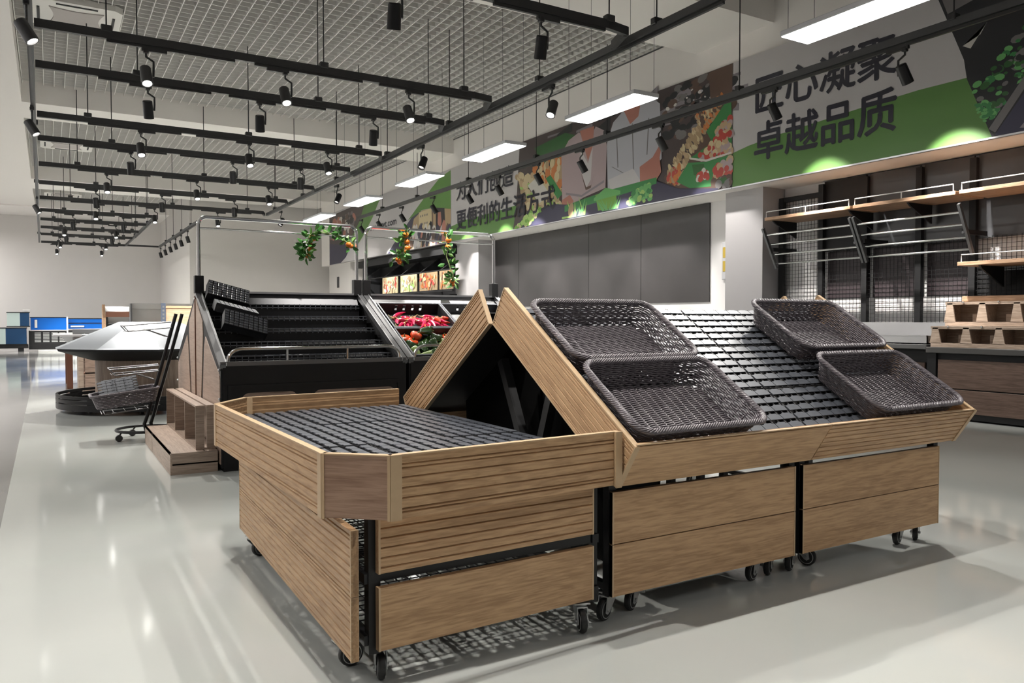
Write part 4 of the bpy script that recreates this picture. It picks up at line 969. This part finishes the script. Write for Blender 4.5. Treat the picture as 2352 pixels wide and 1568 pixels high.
# ---- crates of vegetables on the right display
def crate(label, x0, x1, s0, s1, d, off, holes=True, floorm=None):
    t = Thing('plastic_crate', label, 'crate', DP(x0, s0, off), (SD, 0, 0), 'black crates on the right display')
    w, l = x1-x0, s1-s0; b = mb()
    b.box((0, 0, -d), (w, .008, 0)); b.box((0, 0, -d), (.008, l, 0)); b.box((w-.008, 0, -d), (w, l, 0))
    if holes:
        b.box((0, l-.008, -d), (w, l, -d*.62)); b.box((0, l-.008, -.022), (w, l, 0)); xs = [w*q for q in (.30, .43, .57, .70)]; x = 0
        for c in xs: b.box((x, l-.008, -d*.62), (c-.014, l, -.022)); x = c+.014
        b.box((x, l-.008, -d*.62), (w, l, -.022))
    else: b.box((0, l-.008, -d), (w, l, 0))
    t.part('wall', b, plastic_d, local=True)
    b = mb(); b.box((-.012, -.012, -.012), (w+.012, .004, .004), .003); b.box((-.012, l-.004, -.012), (w+.012, l+.012, .004), .003); b.box((-.012, 0, -.012), (.004, l, .004), .003); b.box((w-.004, 0, -.012), (w+.012, l, .004), .003)
    t.part('rim', b, plastic, local=True)
    b = mb(); b.box((.008, .008, -d), (w-.008, l-.008, -d+.006)); t.part('base', b, plastic_d, local=True)
    if floorm:
        b = mb(); b.box((.02, .02, -d+.006), (w-.02, l-.02, -d+.012))
        t.part('perforated_floor', b, floorm, local=True, smooth=False)
    return t
t_steel = Thing('steel_backboard', 'steel backboard behind the crates of the right display', 'board', DP(3.8, 1.3, -.1))
b = mb(); P = [DP(3.03, 1.26, -.12), DP(4.60, 1.26, -.12), DP(4.60, 1.41, -.06), DP(3.03, 1.41, -.06)]; b.add(P+[p+Vector((0, .006, .006)) for p in P], [(0,1,2,3),(7,6,5,4),(0,4,5,1),(1,5,6,2),(2,6,7,3),(3,7,4,0)]); t_steel.part('sheet', b, steel)
crate('black crate of red chili peppers on the right display', 3.07, 3.80, .69, 1.235, .13, .0)
crate('empty black crate with pale perforated floor beside the chili peppers', 3.83, 4.56, .69, 1.235, .13, .0, True, zinc)
crate('wide black crate of tomatoes and bell peppers at the front of the right display', 3.06, 4.57, .11, .655, .13, .0, False)
red = mat('chili_red', (.60, .015, .085), .22, coat=.3); red2 = mat('chili_orange_red', (.60, .05, .02), .22, coat=.3); stemg = mat('stem_pale', (.50, .38, .16), .5); calyx = mat('calyx_green', (.06, .14, .03), .5)
tom = mat('tomato_red', (.55, .06, .015), .2, coat=.3, var=.25, vscale=9); pepg = mat('pepper_dark_green', (.018, .045, .010), .2, coat=.3, var=.4, vscale=9); pepl = mat('pepper_pale_green', (.22, .30, .10), .28, var=.2, vscale=9)
def chili_meshes(L, r, bend, m):
    b = mb(); n = 9; P = [(L*i/n, bend*math.sin(math.pi*i/n)*L, 0) for i in range(n+1)]
    b.tube(P, [r*.55, r*.92, r, r*.98, r*.9, r*.8, r*.66, r*.5, r*.3, r*.06], 8); a = b.mesh('chili', m)
    b = mb(); b.tube([(-.05, .02, .008), (-.03, .006, .002), (-.004, 0, 0), (.004, 0, 0)], [.0025, .003, r*.5, r*.62], 6); return a, b.mesh('chili_stem', stemg)
CH = [chili_meshes(.16, .022, .12, red), chili_meshes(.13, .024, -.1, red), chili_meshes(.14, .026, .05, red2)]
rnd = random.Random(11)
INV = lambda u, v, w: DP(3.07+u, .69+v, w)
for k in range(62):
    kk = 0 if k % 5 < 2 else (1 if k % 5 < 4 else 2); u = .09+rnd.random()*.55; 
    if u > .5 and rnd.random() < .6: kk = 2
    lay = k//20; v = .08+rnd.random()*(.28-.05*lay); p = INV(u, v, -.088+.026*lay*1.35 + .012*rnd.random())
    r_ = bpy.data.objects.new('red_chili', CH[kk][0]); COL.objects.link(r_)
    r_.matrix_world = Matrix.Translation(p) @ Matrix.Rotation(SD, 4, 'X') @ Matrix.Rotation(rnd.uniform(-2.4, .4), 4, 'Z') @ Matrix.Rotation(rnd.uniform(-.3, .3), 4, 'Y')
    tag(r_, 'glossy red chili pepper in the heap inside the crate on the right display', 'chili pepper', 'red chilies in the crate')
    c = bpy.data.objects.new('stem', CH[kk][1]); COL.objects.link(c); c.parent = r_
def lobed(r, h, lobes, depth, m, nm, prof):
    b = mb(); n = lobes*6; vs = []; fs = []; M_ = len(prof)
    for q, z in prof:
        for k in range(n):
            a = 2*math.pi*k/n; rr = r*q*(1-depth+depth*abs(math.cos(a*lobes/2))); vs.append((rr*math.cos(a), rr*math.sin(a), z*h))
    for i in range(M_-1):
        for k in range(n): fs.append((i*n+k, i*n+(k+1) % n, (i+1)*n+(k+1) % n, (i+1)*n+k))
    fs += [tuple(range(n-1, -1, -1)), tuple((M_-1)*n+k for k in range(n))]; b.add(vs, fs); a = b.mesh(nm, m, None, True, 80)
    b = mb(); z = prof[-1][1]*h
    for k in range(5):
        an = 2*math.pi*k/5; b.add([(.006*math.cos(an+1.5), .006*math.sin(an+1.5), z+.002), (.026*math.cos(an), .026*math.sin(an), z+.008), (.006*math.cos(an-1.5), .006*math.sin(an-1.5), z+.002)], [(0,1,2)])
    b.tube([(0, 0, z-.002), (.002, 0, z+.012), (.006, 0, z+.026)], [.007, .005, .005], 6); return a, b.mesh(nm+'_stem', calyx)
PRT = [(.02,-.42),(.45,-.40),(.78,-.28),(.97,-.08),(1,.08),(.93,.26),(.72,.38),(.4,.40),(.12,.34)]
PRP = [(.05,-.5),(.42,-.52),(.66,-.45),(.78,-.2),(.9,.1),(1,.32),(.92,.46),(.6,.5),(.3,.44),(.1,.40)]
TM = lobed(.066, .098, 5, .10, tom, 'tomato', PRT); GM = lobed(.055, .135, 4, .16, pepg, 'bell_pepper', PRP); LM = lobed(.050, .125, 4, .10, pepl, 'bell_pepper', PRP)
def veg(nm, mm, lab, cat, grp, p, rot):
    r_ = bpy.data.objects.new(nm, mm[0]); COL.objects.link(r_); r_.matrix_world = Matrix.Translation(p) @ Matrix.Rotation(SD, 4, 'X') @ rot
    tag(r_, lab, cat, grp); c = bpy.data.objects.new('stem', mm[1]); COL.objects.link(c); c.parent = r_
VG = {'T': ('tomato', TM, 'orange-red ribbed tomato in the wide crate of peppers', 'tomato', 'tomatoes in the wide crate'), 'G': ('bell_pepper', GM, 'dark green bell pepper in the wide crate', 'bell pepper', 'dark green peppers in the wide crate'),
      'L': ('bell_pepper', LM, 'pale green pepper in the wide crate', 'bell pepper', 'pale green peppers in the wide crate')}
layout = [('T',.08,.44,0),('T',.19,.42,1),('G',.30,.43,2),('G',.38,.37,1),('L',.49,.34,0),('T',.62,.37,0),('T',.72,.46,1),('T',.70,.40,2),('G',.10,.30,0),('G',.22,.25,0),('G',.32,.22,1),('L',.42,.25,0),('G',.52,.22,1),('T',.66,.26,0),
          ('L',.10,.16,0),('L',.19,.10,0),('G',.30,.10,0),('G',.41,.12,0),('T',.52,.09,0),('G',.62,.14,0),('L',.73,.16,0),('T',.14,.37,0),('G',.28,.34,0),('T',.82,.30,0),('G',.84,.44,0),('L',.86,.18,0),('G',.95,.35,0),('T',.98,.14,0),('T',.55,.45,0),('G',.44,.44,0)]
for k, (q, u, v, l) in enumerate(layout):
    rot = Matrix.Rotation(rnd.uniform(0, 6.28), 4, 'Z') @ Matrix.Rotation(rnd.uniform(.9, 1.5) if q != 'T' else rnd.uniform(-.5, .5), 4, 'X')
    veg(*VG[q], DP(3.06+u, .11+v, -.075+.05*l), rot)

# ---- fruit vines hanging on the canopy rails
leafm = mat('leaf_green', (.045, .17, .03), .45, var=.4, vscale=20); leafp = mat('leaf_edge', (.17, .33, .09), .5); orange = mat('orange_fruit', (.62, .17, .015), .4, var=.15, vscale=30); vinem = mat('vine_stem', (.22, .28, .11), .6)
def vine(label, pts, nl, fruit, spread, seed):
    rn = random.Random(seed); t = Thing('fruit_vine', label, 'artificial vine', pts[0], group='artificial orange vines on the canopy rails')
    P = [Vector(p) for p in pts]; t.part('stem', mb().tube(P, .007, 6), vinem)
    def at(q):
        q *= len(P)-1; i = min(int(q), len(P)-2); return P[i].lerp(P[i+1], q-i)
    b = mb()
    for k in range(nl):
        c = at(rn.random()); d = Vector((rn.uniform(-1, 1), rn.uniform(-1, .8), rn.uniform(-.8, .8))).normalized(); L = rn.uniform(.055, .095)*spread; n = d.cross(Vector((rn.uniform(-1,1), rn.uniform(-1,1), .3))).normalized(); w = L*.27; u = d.cross(n)
        c2 = c+d*rn.uniform(.005, .05)*spread; b.cur = 0 if rn.random() < .75 else 1
        b.add([c2, c2+d*L*.35+n*w+u*.006, c2+d*L*.7+n*w*.8, c2+d*L-u*.01, c2+d*L*.7-n*w*.8, c2+d*L*.35-n*w+u*.006, c2+d*L*.5-u*.006], [(0,1,6),(1,2,6),(2,3,6),(3,4,6),(4,5,6),(5,0,6)])
    t.part('foliage', b, [leafm, leafp])
    for x, z, r_ in fruit:
        b = mb(); b.ball((x, 8.2-.05, z), r_, 14, 10, (1, 1, .92)); o = t.part('orange', b, orange)
    return t
vine('leafy orange vine hanging in a thick bunch from the left canopy', [(2.45,8.2,2.23),(2.38,8.17,2.19),(2.33,8.15,2.10),(2.31,8.15,2.0),(2.35,8.15,1.94)], 80, [(2.40,2.15,.035),(2.385,2.07,.032),(2.345,1.965,.03),(2.37,2.03,.03)], 1.1, 1)
vine('small orange vine along the crossbar near the right end of the left canopy', [(2.45,8.2,2.24),(2.55,8.19,2.215),(2.66,8.17,2.21),(2.72,8.16,2.17),(2.78,8.15,2.12),(2.82,8.15,2.08)], 36, [(2.79,2.105,.033),(2.815,2.09,.028)], 1.0, 2)
vine('orange vine trailing from the middle of the right canopy', [(3.52,8.2,2.33),(3.49,8.17,2.27),(3.44,8.16,2.18),(3.43,8.15,2.08),(3.42,8.15,2.02),(3.36,8.15,1.99),(3.30,8.15,1.97)], 60, [(3.455,2.245,.036),(3.47,2.17,.035),(3.475,2.10,.035),(3.46,2.06,.026),(3.36,1.965,.035),(3.38,1.935,.028)], 1.05, 3)
vine('orange vine hanging longest near the right end of the right canopy', [(3.98,8.2,2.30),(3.97,8.17,2.22),(3.96,8.15,2.10),(3.96,8.15,2.02),(4.00,8.15,1.92),(4.03,8.15,1.80),(4.03,8.15,1.72)], 56, [(3.985,2.215,.036),(3.975,2.135,.032),(3.99,2.12,.026),(4.03,1.735,.032),(4.04,1.70,.026)], 1.05, 4)

# ------------------------------------------------------------------ wooden crates by the left display
t = Thing('step_crate', 'low wooden crate step on the floor at the left of the display', 'crate', (1.03, 8, 0), group='wooden display crates')
b = mb(); b.box((.85, 7.02, .165), (1.118, 9.0, .18)); b.box((1.13, 7.02, .165), (1.225, 9.0, .18)); b.box((1.118, 7.35, .165), (1.13, 9.0, .179)); b.box((.85, 7.0, 0), (.865, 8.33, .18)); b.box((.85, 8.345, 0), (.865, 9.0, .18)); b.box((.85, 8.985, 0), (1.225, 9.0, .18)); t.part('slatted_top', b, crate_w)
for z0, z1 in ((.0, .078), (.092, .18)): t.part('end_board', mb().box((.865, 7.0, z0), (1.225, 7.015, z1)), crate_z)
t.part('inner_frame', mb().box((.88, 7.05, .01), (1.2, 8.95, .15)), black_m)
t = Thing('compartment_crate', 'upright wooden crate with three compartments standing on the low crate step', 'crate', (1.15, 8, .18), group='wooden display crates')
b = mb(); b.box((1.065, 7.10, .545), (1.135, 9.02, .56)); b.box((1.155, 7.10, .545), (1.225, 9.02, .56)); b.box((1.065, 7.10, .181), (1.225, 9.02, .196)); t.part('top_and_bottom', b, crate_w)
for a_, c_ in (((1.065, 7.10, .196), (1.135, 7.115, .545)), ((1.155, 7.10, .196), (1.225, 7.115, .545)), ((1.065, 9.005, .196), (1.225, 9.02, .545))): t.part('end_board', mb().box(a_, c_), crate_z)
for y in (7.72, 8.37): t.part('divider', mb().box((1.065, y, .196), (1.225, y+.015, .545)), crate_z)
b = mb(); b.box((1.212, 7.115, .235), (1.225, 9.005, .545)); t.part('back_board', b, crate_z)

# ------------------------------------------------------------------ wire basket stand
t = Thing('basket_stand', 'black wheeled stand of slanted tubes with wire shelves, left of the display', 'stand', (.95, 9.3, 0))
for dy, dx in ((0, 0), (.06, .07)):
    P = [(.885+dx, 9.25+dy, .10), (.87+dx, 9.25+dy, .17), (.90+dx, 9.25+dy, .26), (1.20+dx, 9.25+dy, 1.36)]
    t.part('upright_tube', mb().tube(P, .019, 8), black)
P = [(.62+.30*(1-math.cos(a)) if math.cos(a) < 0 else .92+.25*math.cos(a)*-1+.0, 9.32+.34*math.sin(a), .115) for a in [0]]
P = [(.90+.30*math.cos(a), 9.34+.30*math.sin(a), .105) for a in [2*math.pi*k/28 for k in range(28)]]
t.part('ring_base', mb().tube(P, .016, 8, closed=True), black)
for x, y in ((.62, 9.22), (.78, 9.60), (.95, 9.05)):
    b = mb(); M = Matrix.Translation((x, y, .037)) @ Matrix.Rotation(math.pi/2, 4, 'X'); b.lathe([(.01,-.022),(.034,-.022),(.037,-.012),(.037,.012),(.034,.022),(.01,.022)], 16, M); o = t.part('caster', b, rubber)
    t.part('caster_stem', mb().tube([(x, y, .06), (x+.03*(1 if x < .9 else -1), y, .10)], .008, 6), black, parent=o)
def wire_shelf(z, x1, drop, lev=(0, .06)):
    x0 = 1.15-(1.30-z)*.27; b = mb()
    for q in lev: b.tube([(x0, 9.22, z-q), (x1+q*.8, 9.14, z+drop-q), (x1+q*.8, 9.52, z+drop-q), (x0+.02, 9.46, z-q)], .006, 6)
    for k in range(5): b.tube([(x0+(x1-x0)*k/4.2, 9.18, z+drop*k/4.2-.06), (x0+(x1-x0)*k/4.2, 9.50, z+drop*k/4.2-.06)], .004, 5)
    if len(lev) < 2: return b
    b.tube([(x1, 9.14, z+drop), (x1+.05, 9.14, z+drop-.06)], .005, 5); b.tube([(x1, 9.52, z+drop), (x1+.05, 9.52, z+drop-.06)], .005, 5)
    b.tube([(x0-.03, 9.24, z-.16), (x0-.25, 9.22, z-.075)], .006, 6); b.tube([(x0-.03, 9.45, z-.16), (x0-.25, 9.47, z-.075)], .006, 6); return b
for z, x1, dr in ((1.27, .67, -.04), (.80, .54, -.03), (.405, .44, -.04)): t.part('wire_shelf', wire_shelf(z, x1, dr, (0, .06) if z > .5 else (.06,)), grey_frame)
BK2 = [b.mesh('wicker', wicker_m, None, True, 80) for b in basket_meshes(.66, .46, .15, .016, 5)]
basket('wicker_basket', 'dark wicker basket hanging low on the black wheeled stand', BK2, (.70, 9.32, .385), (0, R(-7), 0), None)
for k in range(2):
    o = tray('black lattice tray stuck upright in the wicker basket of the wheeled stand' if k == 0 else 'second lattice tray leaning behind the upright one in the stand basket', (.45+.05*k, 9.28+.12*k, .46+.01*k), (R(52), R(-9), 0), 'lattice trays in the stand basket', TRAY_S)
    o.scale = (.92, .55, 1)

# ------------------------------------------------------------------ round island display
t = Thing('island_display', 'round island with a sloped steel top on a wooden drum and slotted black base', 'display stand', (1.28, 12.75, 0))
C0 = Vector((1.28, 12.75, 0))
def ring(b, r0, z0, r1, z1, n, a0=0.0, cap0=False, cap1=False):
    vs = [C0+Vector((r_*math.cos(a0+2*math.pi*k/n), r_*math.sin(a0+2*math.pi*k/n), z)) for r_, z in ((r0, z0), (r1, z1)) for k in range(n)]
    fs = [(k, (k+1) % n, n+(k+1) % n, n+k) for k in range(n)]
    if cap0: fs.append(tuple(range(n-1, -1, -1)))
    if cap1: fs.append(tuple(n+k for k in range(n)))
    b.add(vs, fs)
b = mb(); ring(b, .72, .20, .72, .82, 40, cap0=True, cap1=True); t.part('drum', b, wood('drum_wood', (.20,.14,.105), (.33,.25,.195), 'z', grain=.5))
b = mb(); ring(b, .80, .72, 1.24, .86, 10, R(18)); ring(b, 1.24, .86, 1.26, .895, 10, R(18)); ring(b, .7, .72, .80, .72, 10, R(18)); t.part('skirt', b, black_m)
b = mb(); ring(b, 1.27, .893, 1.22, .91, 10, R(18), cap0=True); ring(b, 1.22, .91, .42, 1.26, 10, R(18)); ring(b, .42, 1.26, .40, 1.262, 10, R(18), cap1=True); t.part('sloped_top', b, steel_l, smooth=False)
b = mb(); n = 56
for z0, z1 in ((.055, .135), (.15, .195), (.21, .25)): ring(b, 1.22, z0, 1.22, z1, n); ring(b, 1.19, z1, 1.19, z0, n); ring(b, 1.22, z1, 1.19, z1, n)
for k in range(n):
    if k % 7 in (0, 1):
        a0, a1 = 2*math.pi*k/n, 2*math.pi*(k+1)/n; b.add([C0+Vector((1.215*math.cos(a), 1.215*math.sin(a), z)) for a, z in ((a0,.05),(a1,.05),(a1,.235),(a0,.235))], [(0,1,2,3)])
ring(b, 1.2, .06, .7, .06, n); ring(b, 1.2, .055, .7, .055, n); t.part('slotted_base', b, black)
b = mb()
for a in range(6): b.lathe([(.03, 0), (.03, .06)], 10, Matrix.Translation(C0+Vector((.95*math.cos(a), .95*math.sin(a), 0))))
t.part('foot', b, black) if False else [t.part('foot', mb().lathe([(.03, 0), (.03, .06)], 10, Matrix.Translation(C0+Vector((.95*math.cos(a), .95*math.sin(a), 0)))), black) for a in (.5, 1.6, 2.7, 3.7, 4.5, 5.4)]
BK3 = [b.mesh('pale_wicker', wicker_w, None, True, 80) for b in basket_meshes(.6, .45, .16, .02, 9)]
basket('wicker_basket', 'pale wicker basket on the slope of the round island top', BK3, (1.92, 12.55, 1.095), (0, R(24), R(-8)), None).o.scale = (.6, .6, .6)

# ------------------------------------------------------------------ farther island counters and shelves on the left
t = Thing('ice_counter', 'octagonal stainless steel ice counter beyond the round island', 'counter', (1.0, 17.4, 0))
def oct_(b, x0, x1, y0, y1, c, z0, z1, g=0):
    P = [(x0+c-g*.4,y0-g),(x1-c+g*.4,y0-g),(x1+g,y0+c-g*.4),(x1+g,y1-c+g*.4),(x1-c+g*.4,y1+g),(x0+c-g*.4,y1+g),(x0-g,y1-c+g*.4),(x0-g,y0+c-g*.4)]; return P
b = mb(); P0 = oct_(b,.35,1.9,16.6,18.4,.35,0,0); P1 = oct_(b,.16,2.1,16.4,18.6,.42,0,0); P2 = oct_(b,.06,2.2,16.3,18.7,.45,0,0)
vs = [(x,y,.78) for x,y in P0]+[(x,y,1.0) for x,y in P1]+[(x,y,1.015) for x,y in P2]+[(x,y,.985) for x,y in P2]; fs = []
for L in range(3): fs += [(L*8+k, L*8+(k+1)%8, L*8+8+(k+1)%8, L*8+8+k) for k in range(8)]
fs.append(tuple(range(8))); b.add(vs, fs); t.part('steel_basin', b, steel, smooth=False)
t.part('glass_back', mb().box((.4, 17.9, 1.0), (1.9, 17.93, 1.10)), steel)
t.part('base', mb().box((.5, 16.8, 0), (1.8, 18.2, .78)), walnut_x)
for x, y in ((.32, 16.75), (1.85, 16.75), (.32, 18.2), (1.85, 18.2)): t.part('leg', mb().box((x-.05, y-.05, 0.0), (x+.05, y+.05, .80)), brown)
t = Thing('wooden_crate_shelf', 'pale wooden shelf box behind the wooden drum of the round island', 'shelf', (.75, 15.6, 0))
t.part('case', mb().box((.52, 15.3, .05), (1.3, 15.32, .70)), walnut_x); t.part('case_side', mb().box((.42, 15.32, 0), (.50, 16.0, .72)), crate_z); t.part('shelf_board', mb().box((.5, 15.3, .36), (1.3, 15.9, .38)), brown)
t = Thing('market_shelf', 'brown and white low market shelf with wooden end board, before the back wall', 'shelf', (1.9, 27.2, 0))
t.part('end_board', mb().prism([(26.9,.0),(27.6,0),(27.6,1.4),(27.5,1.72),(27.35,1.76),(27.2,1.55),(26.95,1.35)], lambda u,v,q:(q,u,v), 1.42, 1.50), shelf_w)
t.part('header_board', mb().box((1.5, 27.0, 1.37), (2.6, 27.05, 1.54)), brown); t.part('steel_top', mb().prism([(27.05,1.54),(27.5,1.70),(27.5,1.66),(27.05,1.50)], lambda u,v,q:(q,u,v), 1.5, 2.6), steel)
t.part('white_panel', mb().box((1.55, 27.3, 1.18), (2.6, 27.33, 1.37)), white_b); t.part('body', mb().box((1.5, 27.0, 0), (2.6, 27.5, 1.17)), black_m); t.part('post', mb().box((1.5, 27.02, 1.17), (1.56, 27.08, 1.37)), black_m)
t = Thing('steel_counter', 'tall stainless steel service counter behind the round island', 'counter', (2.2, 22.2, 0))
pale = mat('pale_steel', (.55,.54,.53), .35, .4, var=.15, vscale=2); t.part('back_panel', mb().box((1.81, 22.2, .9), (3.3, 22.25, 1.70)), pale); t.part('top_channel', mb().box((1.80, 22.12, 1.56), (3.3, 22.26, 1.71), .01), pale); t.part('body', mb().box((1.82, 22.0, 0), (3.3, 22.7, 1.16)), pale); t.part('end_panel', mb().box((1.78, 22.0, 0), (1.82, 22.3, 1.70)), grey_frame)
t = Thing('gondola_shelf', 'wood-backed gondola shelf with slotted steel post behind the produce display', 'shelf', (2.7, 20.2, 0))
t.part('slotted_post', mb().box((2.27, 20.0, 0), (2.37, 20.06, 1.68)), mat('post_blue_grey', (.10,.12,.17), .4, .5)); b = mb()
for k in range(9): b.box((2.30, 19.997, .85+k*.09), (2.34, 20.002, .90+k*.09))
t.part('slot', b, steel, kind='stuff'); t.part('back_board', mb().box((2.37, 20.05, .1), (3.5, 20.08, 1.57)), wood('shelf_wood_across', (0.34, 0.22, 0.14), (0.50, 0.34, 0.23), 'x', grain=0.5)); t.part('top_rail', mb().box((2.27, 20.02, 1.57), (3.5, 20.1, 1.62)), oak_edge); t.part('base', mb().box((2.27, 19.9, 0), (3.5, 20.5, .12)), black_m)

# ------------------------------------------------------------------ fish tanks along the back wall
def tank(label, x0, x1, y0, z0, z1, body, stand, dark=False):
    t = Thing('fish_tank', label, 'fish tank', ((x0+x1)/2, y0, z0), group='fish tanks')
    t.part('tank_back', mb().box((x0, y0+.5, z0), (x1, y0+.53, z1)), body); t.part('tank_end', mb().box((x1-.03, y0, z0), (x1, y0+.5, z1)), body)
    t.part('rim', mb().box((x0-.02, y0-.02, z1), (x1+.02, y0+.55, z1+.035)), black); t.part('bottom', mb().box((x0-.02, y0-.02, z0-.03), (x1+.02, y0+.55, z0)), white_b if body is blue else black)
    if not dark: t.part('front_glass', mb().box((x0, y0-.0, z0), (x1-.03, y0+.012, z1)), body if body is blue else glass)
    else:
        xm = x0+(x1-x0)*.58; t.part('front_glass', mb().box((x0, y0, z0), (xm, y0+.012, z1)), glass); t.part('front_panel', mb().box((xm, y0, z0), (x1-.03, y0+.012, z1)), body)
    return t
tank('upper dark-sided glass fish tank at the left picture edge', -1.46, -.70, 37.4, 1.02, 1.56, blue_d, 0, True); tank('lower glass fish tank under the dark-sided one', -2.5, -.80, 37.4, .30, .93, blue_d, 0, True)
t = tank('bright blue fish tank, middle one of the row', -.66, .62, 37.6, .86, 1.36, blue, 0); t.part('filter', mb().tube([(-.47, 37.57, .95), (-.47, 37.57, 1.28)], .05, 10), white_b)
t = tank('bright blue fish tank, right one beside the market shelf', .68, 2.03, 37.9, .90, 1.31, blue, 0); t.part('shelf_bar', mb().box((.68, 37.86, 1.12), (2.03, 37.88, 1.15)), black); t.part('tube_lamp', mb().box((.78, 37.85, .97), (1.28, 37.89, 1.03)), white_b)
t = Thing('tank_stand', 'black stand under the dark-sided fish tanks', 'stand', (-1.6, 37.6, 0)); t.part('frame', mb().box((-2.6, 37.4, .12), (-.75, 37.95, .27)), black_m)
for x in (-2.5, -1.1): t.part('leg', mb().box((x, 37.42, 0), (x+.2, 37.6, .12)), black_m)
t = Thing('tank_cabinet', 'black cabinet with louvred vents under the blue fish tanks', 'cabinet', (.6, 37.8, 0)); t.part('case', mb().box((-.73, 37.62, .06), (2.05, 38.3, .83)), black_m)
for k, x in enumerate((-.52, -.22, .08, .36, .64, .92)):
    b = mb()
    for q in range(7): b.box((x, 37.612, .72-q*.06), (x+.22, 37.622, .75-q*.06))
    t.part('vent', b, zinc)
t.part('plinth', mb().box((-.4, 37.64, 0), (1.6, 38.2, .06)), white_b)
single('pump_box', mb().box((-.13, -.15, 0), (.13, .15, .10), .01), white_b, 'small white pump box on the upper dark-sided fish tank', 'box', (-.80, 37.68, 1.595))
single('white_post', mb().tube([(0, 0, 0), (0, 0, 1.40)], .03, 8), white_b, 'thin white post between the two bright blue fish tanks', 'post', (.65, 37.35, 0))
